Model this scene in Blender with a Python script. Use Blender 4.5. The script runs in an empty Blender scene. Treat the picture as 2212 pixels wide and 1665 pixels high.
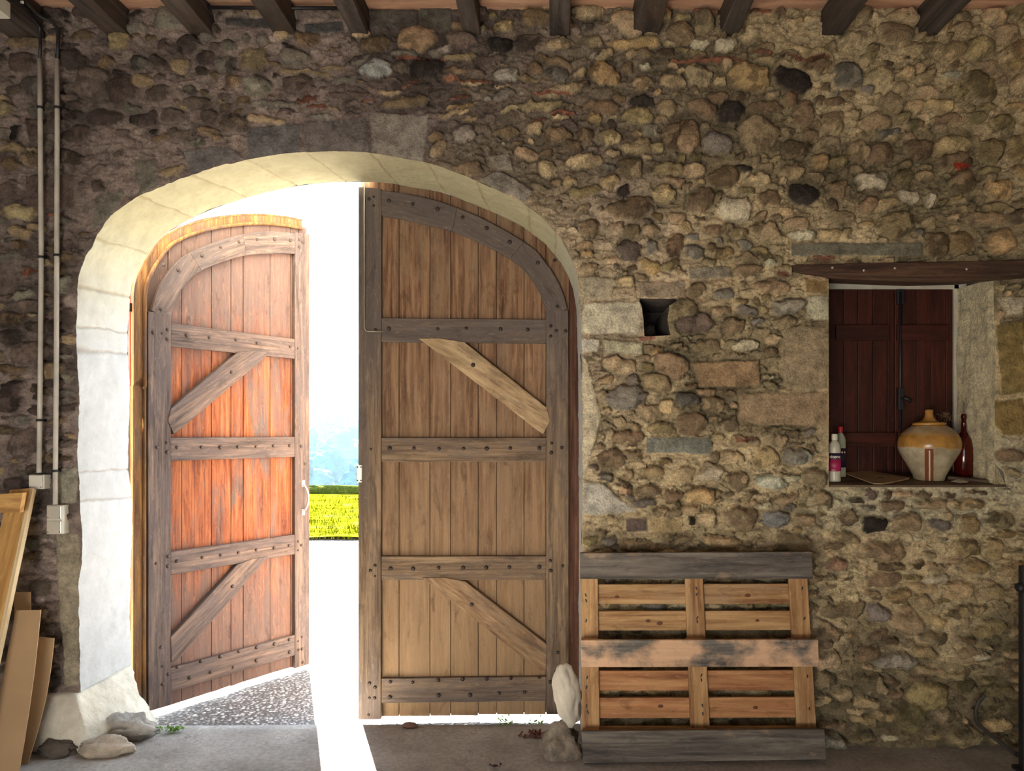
import bpy, bmesh, math, random
import numpy as np
from mathutils import Vector, Matrix, noise as mnoise
random.seed(7)
rng = np.random.default_rng(11)
C = bpy.context.scene.collection
F = 1600.0; VX = 1190.0; VY = 935.0; H = 1.65; D = 3.9   # focal in px, vanishing point, eye height, wall distance
def W(px, py, Y=D):
    return ((px - VX) * Y / F, Y, H - (py - VY) * Y / F)
def XZ(px, py, Y=D):
    return ((px - VX) * Y / F, H - (py - VY) * Y / F)
def onfloor(px, py, z=0.0):
    Y = (H - z) * F / (py - VY)
    return ((px - VX) * Y / F, Y, z)

# ------------------------------------------------------------------ helpers
class MB:
    def __init__(s): s.v = []; s.f = []; s.uv = []; s.sm = []
    def add(s, verts, faces, g=(0, 0, 1), off=None, smooth=False):
        n = len(s.v); g = Vector(g).normalized()
        a = Vector((0, 1, 0)) if abs(g.y) < .7 else Vector((1, 0, 0))
        p = g.cross(a).normalized(); q = g.cross(p)
        if off is None: off = (random.uniform(-50, 50), random.uniform(-50, 50))
        for v in verts:
            v = Vector(v); s.v.append(v)
            s.uv.append((v.dot(g) + off[0], v.dot(p) + .7 * v.dot(q) + off[1]))
        for f in faces: s.f.append([n + i for i in f]); s.sm.append(smooth)
    def box(s, a, b, g=None, off=None):
        (x0, y0, z0), (x1, y1, z1) = a, b
        if g is None:
            d = [abs(x1 - x0), abs(y1 - y0), abs(z1 - z0)]; k = d.index(max(d)); g = [0, 0, 0]; g[k] = 1
        vs = [(x0, y0, z0), (x1, y0, z0), (x1, y1, z0), (x0, y1, z0), (x0, y0, z1), (x1, y0, z1), (x1, y1, z1), (x0, y1, z1)]
        s.add(vs, [(0, 3, 2, 1), (4, 5, 6, 7), (0, 1, 5, 4), (1, 2, 6, 5), (2, 3, 7, 6), (3, 0, 4, 7)], g, off)
        return s
    def hexa(s, v8, g=(0, 0, 1)):
        s.add(v8, [(0, 3, 2, 1), (4, 5, 6, 7), (0, 1, 5, 4), (1, 2, 6, 5), (2, 3, 7, 6), (3, 0, 4, 7)], g); return s
    def prism(s, pts, y0, y1, g=(0, 0, 1), off=None):      # outline in x,z extruded along y
        n = len(pts)
        ar = sum(pts[i][0] * pts[(i + 1) % n][1] - pts[(i + 1) % n][0] * pts[i][1] for i in range(n))
        if ar < 0: pts = pts[::-1]
        vs = [(p[0], y0, p[1]) for p in pts] + [(p[0], y1, p[1]) for p in pts]
        fs = [tuple(range(n)), tuple(range(2 * n - 1, n - 1, -1))]
        for i in range(n): j = (i + 1) % n; fs.append((j, i, n + i, n + j))
        s.add(vs, fs, g, off); return s
    def lathe(s, prof, c=(0, 0, 0), seg=32, axis='z'):     # profile of (r,z)
        vs = []; fs = []
        for r, z in prof:
            for k in range(seg):
                a = 2 * math.pi * k / seg
                p = (r * math.cos(a), r * math.sin(a), z)
                if axis == 'y': p = (p[0], -z, p[1])
                if axis == 'x': p = (p[2], p[0], p[1])
                vs.append((p[0] + c[0], p[1] + c[1], p[2] + c[2]))
        m = len(prof)
        for i in range(m - 1):
            for k in range(seg):
                k2 = (k + 1) % seg
                fs.append((i * seg + k, i * seg + k2, (i + 1) * seg + k2, (i + 1) * seg + k))
        fs.append(tuple(range(seg))[::-1]); fs.append(tuple((m - 1) * seg + k for k in range(seg)))
        s.add(vs, fs, (0, 0, 1), smooth=True); return s
    def tube(s, pts, r, seg=12, cap=True):
        pts = [Vector(p) for p in pts]; vs = []; fs = []
        rr = r if isinstance(r, (list, tuple)) else [r] * len(pts)
        up = None
        for i, p in enumerate(pts):
            t = (pts[min(i + 1, len(pts) - 1)] - pts[max(i - 1, 0)]).normalized()
            if up is None: up = Vector((0, 0, 1)) if abs(t.z) < .9 else Vector((1, 0, 0))
            a = t.cross(up).normalized(); b = t.cross(a).normalized(); up = -b if (-b).dot(up) > 0 else b
            for k in range(seg):
                th = 2 * math.pi * k / seg
                vs.append(p + a * math.cos(th) * rr[i] + b * math.sin(th) * rr[i])
        for i in range(len(pts) - 1):
            for k in range(seg):
                k2 = (k + 1) % seg
                fs.append((i * seg + k, (i + 1) * seg + k, (i + 1) * seg + k2, i * seg + k2))
        if cap: fs.append(tuple(range(seg))); fs.append(tuple((len(pts) - 1) * seg + k for k in range(seg))[::-1])
        s.add(vs, fs, (0, 0, 1), smooth=True); return s
    def build(s, name, mat=None, parent=None, bevel=0, segs=2, sub=0, jitter=0, fix=True):
        me = bpy.data.meshes.new(name)
        if jitter:
            s.v = [v + Vector((mnoise.noise(v * 9 + Vector((i, 0, 0))), mnoise.noise(v * 9 + Vector((0, i + 3, 0))), mnoise.noise(v * 9 + Vector((5, 0, i))))) * jitter for i, v in zip([0] * len(s.v), s.v)]
        me.from_pydata([tuple(v) for v in s.v], [], s.f)
        uvl = me.uv_layers.new(name='grain')
        for l in me.loops: uvl.data[l.index].uv = s.uv[l.vertex_index]
        me.polygons.foreach_set('use_smooth', s.sm)
        if fix:
            bm = bmesh.new(); bm.from_mesh(me); bmesh.ops.recalc_face_normals(bm, faces=bm.faces); bm.to_mesh(me); bm.free()
        if mat: me.materials.append(mat)
        o = bpy.data.objects.new(name, me); C.objects.link(o)
        if parent: o.parent = parent
        if bevel:
            m = o.modifiers.new('bevel', 'BEVEL'); m.width = bevel; m.segments = segs; m.limit_method = 'ANGLE'; m.angle_limit = math.radians(35)
        if sub:
            m = o.modifiers.new('sub', 'SUBSURF'); m.levels = sub; m.render_levels = sub
        return o
def tag(o, label=None, cat=None, group=None, kind=None):
    if label: o['label'] = label
    if cat: o['category'] = cat
    if group: o['group'] = group
    if kind: o['kind'] = kind
    return o
def empty(name, loc=(0, 0, 0), rz=0, **k):
    o = bpy.data.objects.new(name, None); C.objects.link(o); o.location = loc; o.rotation_euler = (0, 0, rz)
    o.empty_display_size = .05
    return tag(o, **k)

def s2l(c):
    return tuple(((x / 255) / 12.92 if x / 255 <= .04045 else ((x / 255 + .055) / 1.055) ** 2.4) for x in c)

# ------------------------------------------------------------------ materials
def newmat(name):
    m = bpy.data.materials.new(name); m.use_nodes = True
    nt = m.node_tree; b = nt.nodes['Principled BSDF']
    return m, nt, b
def N(nt, t, **k):
    n = nt.nodes.new(t)
    for a, v in k.items():
        if a in n.inputs.keys() if hasattr(n.inputs, 'keys') else False: n.inputs[a].default_value = v
        else: setattr(n, a, v)
    return n
def noise(nt, vec, scale, detail=4, rough=.55, dist=0):
    n = nt.nodes.new('ShaderNodeTexNoise'); n.inputs['Scale'].default_value = scale; n.inputs['Detail'].default_value = detail
    n.inputs['Roughness'].default_value = rough; n.inputs['Distortion'].default_value = dist
    if vec is not None: nt.links.new(vec, n.inputs['Vector'])
    return n.outputs['Fac']
def ramp(nt, fac, stops, interp='LINEAR'):
    r = nt.nodes.new('ShaderNodeValToRGB'); r.color_ramp.interpolation = interp
    e = r.color_ramp.elements
    while len(e) < len(stops): e.new(.5)
    for i, (p, c) in enumerate(stops):
        e[i].position = p; e[i].color = (c[0], c[1], c[2], 1) if hasattr(c, '__len__') else (c, c, c, 1)
    nt.links.new(fac, r.inputs['Fac']); return r.outputs['Color']
def mix(nt, fac, a, b, mode='MIX'):
    m = nt.nodes.new('ShaderNodeMix'); m.data_type = 'RGBA'; m.blend_type = mode
    def put(i, v):
        if hasattr(v, 'is_linked') or hasattr(v, 'links'): nt.links.new(v, m.inputs[i])
        elif isinstance(v, (int, float)): m.inputs[i].default_value = v
        else: m.inputs[i].default_value = (*v[:3], 1)
    put(0, fac); put(6, a); put(7, b); return m.outputs[2]
def mul(nt, a, k):
    m = nt.nodes.new('ShaderNodeMath'); m.operation = 'MULTIPLY'; nt.links.new(a, m.inputs[0])
    if isinstance(k, (int, float)): m.inputs[1].default_value = k
    else: nt.links.new(k, m.inputs[1])
    return m.outputs[0]
def add(nt, a, k):
    m = nt.nodes.new('ShaderNodeMath'); m.operation = 'ADD'; nt.links.new(a, m.inputs[0])
    if isinstance(k, (int, float)): m.inputs[1].default_value = k
    else: nt.links.new(k, m.inputs[1])
    return m.outputs[0]
def bump(nt, b, h, strength=.5, dist=.01):
    n = nt.nodes.new('ShaderNodeBump'); n.inputs['Strength'].default_value = strength; n.inputs['Distance'].default_value = dist
    nt.links.new(h, n.inputs['Height']); nt.links.new(n.outputs['Normal'], b.inputs['Normal'])
def mapping(nt, vec, sc):
    m = nt.nodes.new('ShaderNodeMapping'); m.inputs['Scale'].default_value = sc; nt.links.new(vec, m.inputs['Vector']); return m.outputs['Vector']
def objco(nt): return nt.nodes.new('ShaderNodeTexCoord').outputs['Object']

def plain(name, col, rough=.6, metal=0, var=.15, sc=12, bmp=.15):
    m, nt, b = newmat(name); v = objco(nt)
    n = noise(nt, v, sc, 5)
    c = ramp(nt, n, [(.3, tuple(x * (1 - var) for x in col)), (.7, tuple(min(1, x * (1 + var)) for x in col))])
    nt.links.new(c, b.inputs['Base Color']); b.inputs['Roughness'].default_value = rough; b.inputs['Metallic'].default_value = metal
    if bmp: bump(nt, b, noise(nt, v, sc * (8 if bmp < .6 else 3), 7, .65), bmp, .004 if bmp < .6 else .02)
    return m
def wood(name, light, mid, dark, stain=None, stain_amt=.5, zmask=None, zcol=None, rough=.75, gx=2.2, gy=55, bmp=.35, spec=.3, stain_sc=1.0, stain_y=9, stain_d=.8):
    """light/mid/dark run along the grain; stain is weathered colour in patches; zmask=[(z,fac)..] adds zcol by height"""
    m, nt, b = newmat(name)
    uv = nt.nodes.new('ShaderNodeUVMap'); uv.uv_map = 'grain'; u = uv.outputs['UV']
    g1 = noise(nt, mapping(nt, u, (gx, gy, 1)), 1, 6, .6, .6)
    g2 = noise(nt, mapping(nt, u, (gx * .5, gy * .22, 1)), 1, 4, .6, 1.5)
    g = mix(nt, .5, g1, g2)
    sp = nt.nodes.new('ShaderNodeRGBToBW'); nt.links.new(g, sp.inputs[0]); gg = sp.outputs[0]
    c = ramp(nt, gg, [(.36, dark), (.49, mid), (.61, light)])
    ob = objco(nt)
    if stain:
        sn = noise(nt, mapping(nt, u, (1.6 * stain_sc, stain_y * stain_sc, 1)), 1, 5, .65, stain_d)
        f = ramp(nt, sn, [(.62 - .35 * stain_amt, 0), (.80 - .35 * stain_amt, 1)])
        sc = mix(nt, gg, tuple(x * .55 for x in stain), tuple(min(1, x * 1.45) for x in stain))
        c = mix(nt, f, c, sc)
    if zmask:
        sep = nt.nodes.new('ShaderNodeSeparateXYZ'); nt.links.new(ob, sep.inputs[0])
        wob = noise(nt, mapping(nt, u, (3, 16, 1)), 1, 5, .65)
        zz = add(nt, sep.outputs['Z'], mul(nt, add(nt, wob, -.5), 1.1))
        mr = nt.nodes.new('ShaderNodeMapRange'); mr.inputs[1].default_value = 0; mr.inputs[2].default_value = 3.3
        nt.links.new(zz, mr.inputs[0])
        f = ramp(nt, mr.outputs[0], [(max(0, min(1, z / 3.3)), k) for z, k in zmask])
        zc = mix(nt, gg, tuple(x * .5 for x in zcol), tuple(min(1, x * 1.5) for x in zcol))
        c = mix(nt, f, c, zc)
    # worn pale scratches
    sc2 = noise(nt, mapping(nt, u, (12, 70, 1)), 1, 6, .75, 1.2)
    c = mix(nt, mul(nt, ramp(nt, sc2, [(.54, 0), (.72, 1)]), .32), c, tuple(min(1, x * 1.7 + .05) for x in light))
    dk = noise(nt, mapping(nt, u, (5, 14, 1)), 1, 5, .7, .5)
    c = mix(nt, mul(nt, ramp(nt, dk, [(.56, 0), (.74, 1)]), .6), c, tuple(x * .5 for x in dark))
    nt.links.new(c, b.inputs['Base Color']); b.inputs['Roughness'].default_value = rough
    b.inputs['Specular IOR Level'].default_value = spec
    bump(nt, b, gg, bmp, .006)
    return m

M = {}
def wallmat():
    m, nt, b = newmat('rubble_masonry'); at = nt.nodes.new('ShaderNodeAttribute'); at.attribute_name = 'Col'
    v = objco(nt)
    n1 = noise(nt, v, 16, 6, .68); n2 = noise(nt, v, 90, 4, .6); n3 = noise(nt, mapping(nt, v, (1, 1, 1.7)), 5, 5, .65, .4)
    c = mix(nt, 1.0, at.outputs['Color'], ramp(nt, n1, [(.30, .56), (.5, 1.0), (.70, 1.30)]), 'MULTIPLY')
    c = mix(nt, 1.0, c, ramp(nt, n2, [(.3, .78), (.6, 1.16)]), 'MULTIPLY')
    c = mix(nt, mul(nt, ramp(nt, n3, [(.58, 0), (.70, 1)]), .45), c, mix(nt, 1.0, c, (.35, .30, .33), 'MULTIPLY'))
    nt.links.new(c, b.inputs['Base Color']); b.inputs['Roughness'].default_value = .95; b.inputs['Specular IOR Level'].default_value = .15
    h = add(nt, mul(nt, noise(nt, v, 45, 7, .7), 1.0), mul(nt, noise(nt, v, 160, 4, .6), .35))
    bump(nt, b, h, 1.0, .026)
    return m
M['wall'] = wallmat()
def revealmat():
    m, nt, b = newmat('limewashed_stone'); at = nt.nodes.new('ShaderNodeAttribute'); at.attribute_name = 'Col'
    v = objco(nt)
    c = mix(nt, 1.0, at.outputs['Color'], ramp(nt, noise(nt, v, 9, 6, .65), [(.3, .86), (.7, 1.08)]), 'MULTIPLY')
    c = mix(nt, mul(nt, ramp(nt, noise(nt, mapping(nt, v, (1, 1, .35)), 40, 6, .7, 1), [(.60, 0), (.72, 1)]), .35), c, (.30, .27, .22))
    nt.links.new(c, b.inputs['Base Color']); b.inputs['Roughness'].default_value = .9; b.inputs['Specular IOR Level'].default_value = .2
    bump(nt, b, noise(nt, v, 70, 6, .65), .45, .008)
    return m
M['reveal'] = revealmat()
M['stone'] = plain('pale_rough_stone', (.42, .38, .31), .95, var=.3, sc=14, bmp=.8)
M['stone_dark'] = plain('grey_brown_rubble', (.10, .08, .065), .95, var=.4, sc=14, bmp=.8)

def floormat():
    m, nt, b = newmat('worn_concrete'); v = objco(nt)
    n = noise(nt, v, 3, 6, .6); n2 = noise(nt, v, 40, 5, .65)
    c = ramp(nt, n, [(.3, (.25, .23, .21)), (.55, (.37, .35, .325)), (.75, (.48, .46, .43))])
    c = mix(nt, 1., c, ramp(nt, n2, [(.3, .75), (.7, 1.2)]), 'MULTIPLY')
    cr = nt.nodes.new('ShaderNodeTexVoronoi'); cr.feature = 'DISTANCE_TO_EDGE'; cr.inputs['Scale'].default_value = 1.6
    w = nt.nodes.new('ShaderNodeTexNoise'); w.inputs['Scale'].default_value = 5; nt.links.new(v, w.inputs['Vector'])
    mm = nt.nodes.new('ShaderNodeVectorMath'); mm.operation = 'ADD'; nt.links.new(v, mm.inputs[0]); nt.links.new(w.outputs['Color'], mm.inputs[1]); nt.links.new(mm.outputs[0], cr.inputs['Vector'])
    c = mix(nt, mul(nt, ramp(nt, cr.outputs['Distance'], [(0, 1), (.006, 0)]), .5), c, (.07, .06, .05))
    nt.links.new(c, b.inputs['Base Color']); b.inputs['Roughness'].default_value = .8
    bump(nt, b, add(nt, n2, mul(nt, noise(nt, v, 130, 3), .5)), .5, .008)
    return m
M['floor'] = floormat()
def gravelmat():
    m, nt, b = newmat('pebbled_ground'); v = objco(nt)
    vo = nt.nodes.new('ShaderNodeTexVoronoi'); vo.inputs['Scale'].default_value = 42; nt.links.new(v, vo.inputs['Vector'])
    bw = nt.nodes.new('ShaderNodeRGBToBW'); nt.links.new(vo.outputs['Color'], bw.inputs[0])
    c = ramp(nt, bw.outputs[0], [(.2, (.15, .14, .14)), (.5, (.30, .28, .28)), (.72, (.46, .43, .41)), (.85, (.85, .82, .80))])
    c = mix(nt, ramp(nt, vo.outputs['Distance'], [(.35, 0), (.6, 1)]), c, (.10, .09, .085))
    nt.links.new(c, b.inputs['Base Color']); b.inputs['Roughness'].default_value = .6
    bump(nt, b, ramp(nt, vo.outputs['Distance'], [(0, 1), (.6, 0)]), 1., .012)
    return m
M['gravel'] = gravelmat()

# door timbers
M['r_panel'] = wood('brown_door_plank', (.33, .195, .11), (.18, .09, .047), (.058, .027, .017), stain=(.24, .15, .09), stain_amt=.5,
                    zmask=[(.0, .95), (.7, .65), (1.3, .35), (2.2, .05), (3.2, 0)], zcol=(.30, .195, .105))
M['r_frame'] = wood('weathered_door_frame', (.32, .22, .13), (.19, .122, .07), (.062, .04, .026), stain=(.15, .11, .085), stain_amt=.42,
                    zmask=[(.0, .7), (.35, .2), (1.3, .0), (1.9, .5), (2.3, .85), (3.2, .9)], zcol=(.11, .09, .085))
M['r_brace'] = wood('pale_oak_brace', (.52, .38, .22), (.38, .26, .145), (.15, .09, .05), stain=(.26, .19, .12), stain_amt=.35, gx=5, gy=38)
M['r_brace2'] = wood('brown_oak_brace', (.38, .25, .14), (.24, .145, .075), (.09, .05, .03), stain=(.19, .13, .09), stain_amt=.5, gx=5, gy=38)
M['l_panel'] = wood('orange_door_plank', (.30, .115, .04), (.21, .053, .012), (.062, .013, .005), stain=(.095, .07, .062), stain_amt=.36,
                    zmask=[(.0, .9), (.6, .75), (.95, .12), (1.9, .05), (2.2, .5), (2.5, .92), (3.2, .9)], zcol=(.095, .068, .06))
M['l_frame'] = wood('mauve_grey_frame', (.17, .118, .09), (.084, .06, .051), (.024, .018, .016), stain=(.075, .058, .056), stain_amt=.55)
M['l_edge'] = wood('honey_edge_timber', (.24, .125, .035), (.14, .062, .018), (.055, .024, .009), stain=(.08, .05, .035), stain_amt=.4)
M['red_paint'] = plain('old_red_paint', (.55, .04, .03), .5)
M['iron'] = plain('rusty_iron', (.055, .04, .035), .55, .6, sc=60)
M['pale_metal'] = plain('pale_metal', (.52, .50, .42), .4, .7)
M['beam'] = wood('grey_old_beam', (.10, .08, .07), (.055, .044, .038), (.02, .017, .016), stain=(.075, .05, .035), stain_amt=.35, gx=1.5, gy=40)
M['ceiling'] = wood('ceiling_board', (.62, .38, .25), (.46, .26, .17), (.25, .13, .085), stain=(.35, .22, .15), stain_amt=.3, gx=1.5, gy=25)
M['lintel'] = wood('dark_lintel_oak', (.11, .06, .035), (.06, .03, .02), (.02, .012, .01), stain=(.045, .03, .02), stain_amt=.4)
M['shutter'] = wood('red_brown_shutter', (.075, .017, .010), (.044, .010, .006), (.021, .005, .004), rough=.5, bmp=.12, gy=30)
M['pallet_dark'] = wood('grey_pallet_board', (.19, .165, .14), (.105, .09, .078), (.035, .03, .03), stain=(.46, .30, .18), stain_amt=.12, gx=2, gy=40, stain_sc=2.0, stain_y=3, stain_d=.2)
M['pallet_mid'] = wood('patchy_pallet_board', (.20, .18, .15), (.11, .10, .09), (.04, .035, .035), stain=(.60, .38, .24), stain_amt=.62, gx=2, gy=40, stain_sc=2.6, stain_y=2.0, stain_d=.15)
M['pallet_pale'] = wood('pale_pine_board', (.52, .33, .16), (.38, .215, .095), (.19, .085, .035), stain=(.36, .24, .14), stain_amt=.25, gx=1.8, gy=45, bmp=.15)
M['pallet_pink'] = wood('pinkish_pine_board', (.50, .27, .125), (.37, .175, .075), (.17, .065, .026), stain=(.40, .16, .07), stain_amt=.3, gx=1.8, gy=35, bmp=.15)
M['knot'] = plain('dark_wood_knot', (.13, .045, .02), .7)
M['plank'] = wood('golden_timber', (.62, .38, .15), (.50, .28, .09), (.30, .14, .04), stain=(.32, .17, .06), stain_amt=.2, gx=1.5, gy=24, bmp=.1)
M['plank_edge'] = wood('pale_timber_edge', (.70, .57, .36), (.6, .46, .28), (.5, .35, .18))
M['cardboard'] = plain('brown_cardboard', (.36, .235, .125), .85, var=.08, sc=5, bmp=.05)
M['conduit'] = plain('grey_plastic_conduit', (.46, .43, .38), .5, var=.2, sc=10, bmp=.05)
M['black'] = plain('black_rubber', (.012, .012, .016), .5, sc=20)
M['white_plastic'] = plain('off_white_plastic', (.62, .60, .52), .4, var=.08)
M['plate_metal'] = plain('brushed_steel', (.60, .58, .52), .3, .5, var=.05)

# ------------------------------------------------------------------ rubble wall
def vnoise(x, z, cell, seed, cx=1.0, cz=1.0):
    r = np.random.default_rng(seed); n = 257
    lat = r.random((n, n))
    u = x / (cell * cx) + 91.3; v = z / (cell * cz) + 57.7
    iu = np.floor(u).astype(int); iv = np.floor(v).astype(int)
    fu = u - iu; fv = v - iv; fu = fu * fu * (3 - 2 * fu); fv = fv * fv * (3 - 2 * fv)
    a = lat[iu % n, iv % n]; b = lat[(iu + 1) % n, iv % n]; c = lat[iu % n, (iv + 1) % n]; d = lat[(iu + 1) % n, (iv + 1) % n]
    return (a * (1 - fu) + b * fu) * (1 - fv) + (c * (1 - fu) + d * fu) * fv - .5
def fbm(x, z, cell, seed, o=4, g=.55, cx=1., cz=1.):
    t = 0; a = 1.
    for i in range(o): t = t + a * vnoise(x, z, cell / 2 ** i, seed + i, cx, cz); a *= g
    return t

# opening outline at the wall face (pixels of the photograph, then metres)
ARCH_PX = [(172, 1500), (170, 1300), (176, 1150), (168, 1000), (170, 850), (166, 740), (168, 640), (174, 582), (188, 545), (205, 515), (238, 468), (268, 445), (300, 425), (360, 397), (415, 377),
           (480, 357), (530, 345), (600, 334), (660, 328), (740, 327), (800, 330), (860, 341), (920, 351), (980, 371), (1030, 391), (1080, 414), (1130, 440), (1180, 480),
           (1213, 520), (1238, 570), (1250, 622), (1255, 700), (1257, 900), (1258, 1100), (1258, 1300), (1258, 1500)]
arch = [XZ(*p) for p in ARCH_PX]
arch[0] = (arch[0][0], .27)
arch = [(arch[0][0] - .015, -.03)] + arch + [(arch[-1][0], -.03)]
def resample(pts, step):
    # Catmull-Rom through the points, then even steps
    out = []
    n = len(pts)
    for i in range(n - 1):
        p0 = np.array(pts[max(i - 1, 0)]); p1 = np.array(pts[i]); p2 = np.array(pts[i + 1]); p3 = np.array(pts[min(i + 2, n - 1)])
        for t in np.linspace(0, 1, 24, endpoint=False):
            out.append(.5 * ((2 * p1) + (-p0 + p2) * t + (2 * p0 - 5 * p1 + 4 * p2 - p3) * t ** 2 + (-p0 + 3 * p1 - 3 * p2 + p3) * t ** 3))
    out.append(np.array(pts[-1])); out = np.array(out)
    d = np.concatenate([[0], np.cumsum(np.linalg.norm(np.diff(out, axis=0), axis=1))])
    s = np.linspace(0, d[-1], int(d[-1] / step) + 1)
    return np.stack([np.interp(s, d, out[:, 0]), np.interp(s, d, out[:, 1])], 1), s
archc, archs = resample(arch, .006)
# chipped arris
tan = np.gradient(archc, axis=0); tan /= np.linalg.norm(tan, axis=1)[:, None]
nrm = np.stack([tan[:, 1], -tan[:, 0]], 1)         # into the opening
chip = fbm(archs, archs * 0, .05, 31, 3) * .009 + vnoise(archs, archs * 0, .18, 35) * .008
leftw = np.where(archc[:, 0] < -1.6, 1.0, .45)
archw = archc + nrm * (chip * leftw)[:, None]

NX0, NX1, NZ0, NZ1, ST = -3.40, 3.10, -.03, 3.93, .006
gx = np.arange(NX0, NX1, ST); gz = np.arange(NZ0, NZ1, ST)
GX, GZ = np.meshgrid(gx, gz, indexing='ij')
nx, nz = GX.shape
def inside_poly(P, X, Z):
    ins = np.zeros(X.shape, bool)
    n = len(P)
    for i in range(n):
        x0, z0 = P[i]; x1, z1 = P[(i + 1) % n]
        if z0 == z1: continue
        lo, hi = min(z0, z1), max(z0, z1)
        k0 = np.searchsorted(gz, lo, 'left'); k1 = np.searchsorted(gz, hi, 'left')
        if k1 <= k0: continue
        zz = Z[:, k0:k1]; xc = x0 + (zz - z0) * (x1 - x0) / (z1 - z0)
        ins[:, k0:k1] ^= X[:, k0:k1] > xc
    return ins
WIN = [XZ(1790, 1047), XZ(2172, 1047), XZ(2168, 1020), XZ(2148, 1000), XZ(2150, 800), XZ(2146, 604), XZ(1790, 600)]
WIN = [(x, z) for x, z in WIN]
HOLE = [XZ(*p) for p in [(1378, 645), (1470, 645), (1446, 660), (1442, 690), (1448, 724), (1392, 727), (1390, 690), (1386, 660)]]
P_arch = [(a[0], a[1]) for a in archw[::2]] + [(archw[-1][0], -.5), (archw[0][0], -.5)]
OPEN = inside_poly(P_arch, GX, GZ) | inside_poly(WIN, GX, GZ) | inside_poly(HOLE, GX, GZ)

# warp for organic outlines
WXp = GX + fbm(GX, GZ, .09, 101, 4, .6) * .030 + fbm(GX, GZ, .025, 141, 2) * .010
WZp = GZ + fbm(GX, GZ, .09, 111, 4, .6) * .026 + fbm(GX, GZ, .025, 151, 2) * .010
# mortar relief and colour
Hm = fbm(GX, GZ, .12, 5, 5, .66, 1.5, .8) * .030 + fbm(GX, GZ, .035, 15, 4, .65, 1.5, .7) * .018
ridge = np.abs(fbm(GX, GZ, .09, 25, 4, .6, 1.9, .6)); Hm -= np.clip(.09 - ridge, 0, .09) * .26
Hm = Hm + 0.0
tR = np.clip((GX + .9 + fbm(GX, GZ, .8, 44, 3) * .9 - (GZ - 2.4) * .25) / 1.7, 0, 1)[..., None]       # 0 left (sooty, colour also holds the dimmer light there) .. 1 right (ochre lime)
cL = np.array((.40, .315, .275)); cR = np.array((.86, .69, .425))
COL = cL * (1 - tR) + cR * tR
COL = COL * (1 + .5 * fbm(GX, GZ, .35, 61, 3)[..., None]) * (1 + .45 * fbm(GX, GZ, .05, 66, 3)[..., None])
# wall darker towards its foot on the right; real grime as a soot band along the top left
def soft(a, b, x): t = np.clip((x - a) / (b - a), 0, 1); return t * t * (3 - 2 * t)
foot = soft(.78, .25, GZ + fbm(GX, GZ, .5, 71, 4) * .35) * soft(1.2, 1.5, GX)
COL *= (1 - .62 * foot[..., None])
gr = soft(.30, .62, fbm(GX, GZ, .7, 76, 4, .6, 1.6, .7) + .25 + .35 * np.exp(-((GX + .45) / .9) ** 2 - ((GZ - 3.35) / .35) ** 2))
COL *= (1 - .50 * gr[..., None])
# whitewash near the sill and niche
lime = np.exp(-((GX - 1.95) / .55) ** 4 - ((GZ - 1.28) / .14) ** 4) + .8 * np.exp(-((GX - 2.42) / .18) ** 4 - ((GZ - 1.5) / .22) ** 4)
lime = np.clip(lime * (1 + fbm(GX, GZ, .15, 81, 3)), 0, 1)[..., None]
COL = COL * (1 - lime) + np.array((.95, .84, .58)) * lime
HT = Hm.copy(); OCC = OPEN.copy()
ID = {}
PAL0 = dict(mauve=(.155, .118, .096), purple=(.120, .090, .078), brown=(.225, .160, .098), tan=(.40, .30, .185), ochre=(.36, .255, .13), olive=(.26, .21, .11), dark=(.055, .045, .040),
           grey=(.225, .20, .165), pale=(.52, .46, .33), white=(.62, .58, .46), blue=(.25, .255, .24), pink=(.46, .29, .19), red=(.26, .115, .075), rub=(.31, .24, .145), buff=(.42, .32, .18), gw=(.46, .43, .36))
PAL = {k_: tuple(min(.9, v_ * 1.50) for v_ in c_) if k_ not in ('dark',) else c_ for k_, c_ in PAL0.items()}
def win(x0, x1, z0, z1):
    i0 = max(0, int((x0 - NX0) / ST)); i1 = min(nx, int((x1 - NX0) / ST) + 2); k0 = max(0, int((z0 - NZ0) / ST)); k1 = min(nz, int((z1 - NZ0) / ST) + 2)
    return (slice(i0, i1), slice(k0, k1)) if i1 > i0 + 1 and k1 > k0 + 1 else None
def colour_of(c):
    b = np.array(PAL[c] if isinstance(c, str) else c)
    return b * rng.uniform(.85, 1.18) * rng.uniform(.97, 1.03, 3)
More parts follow.
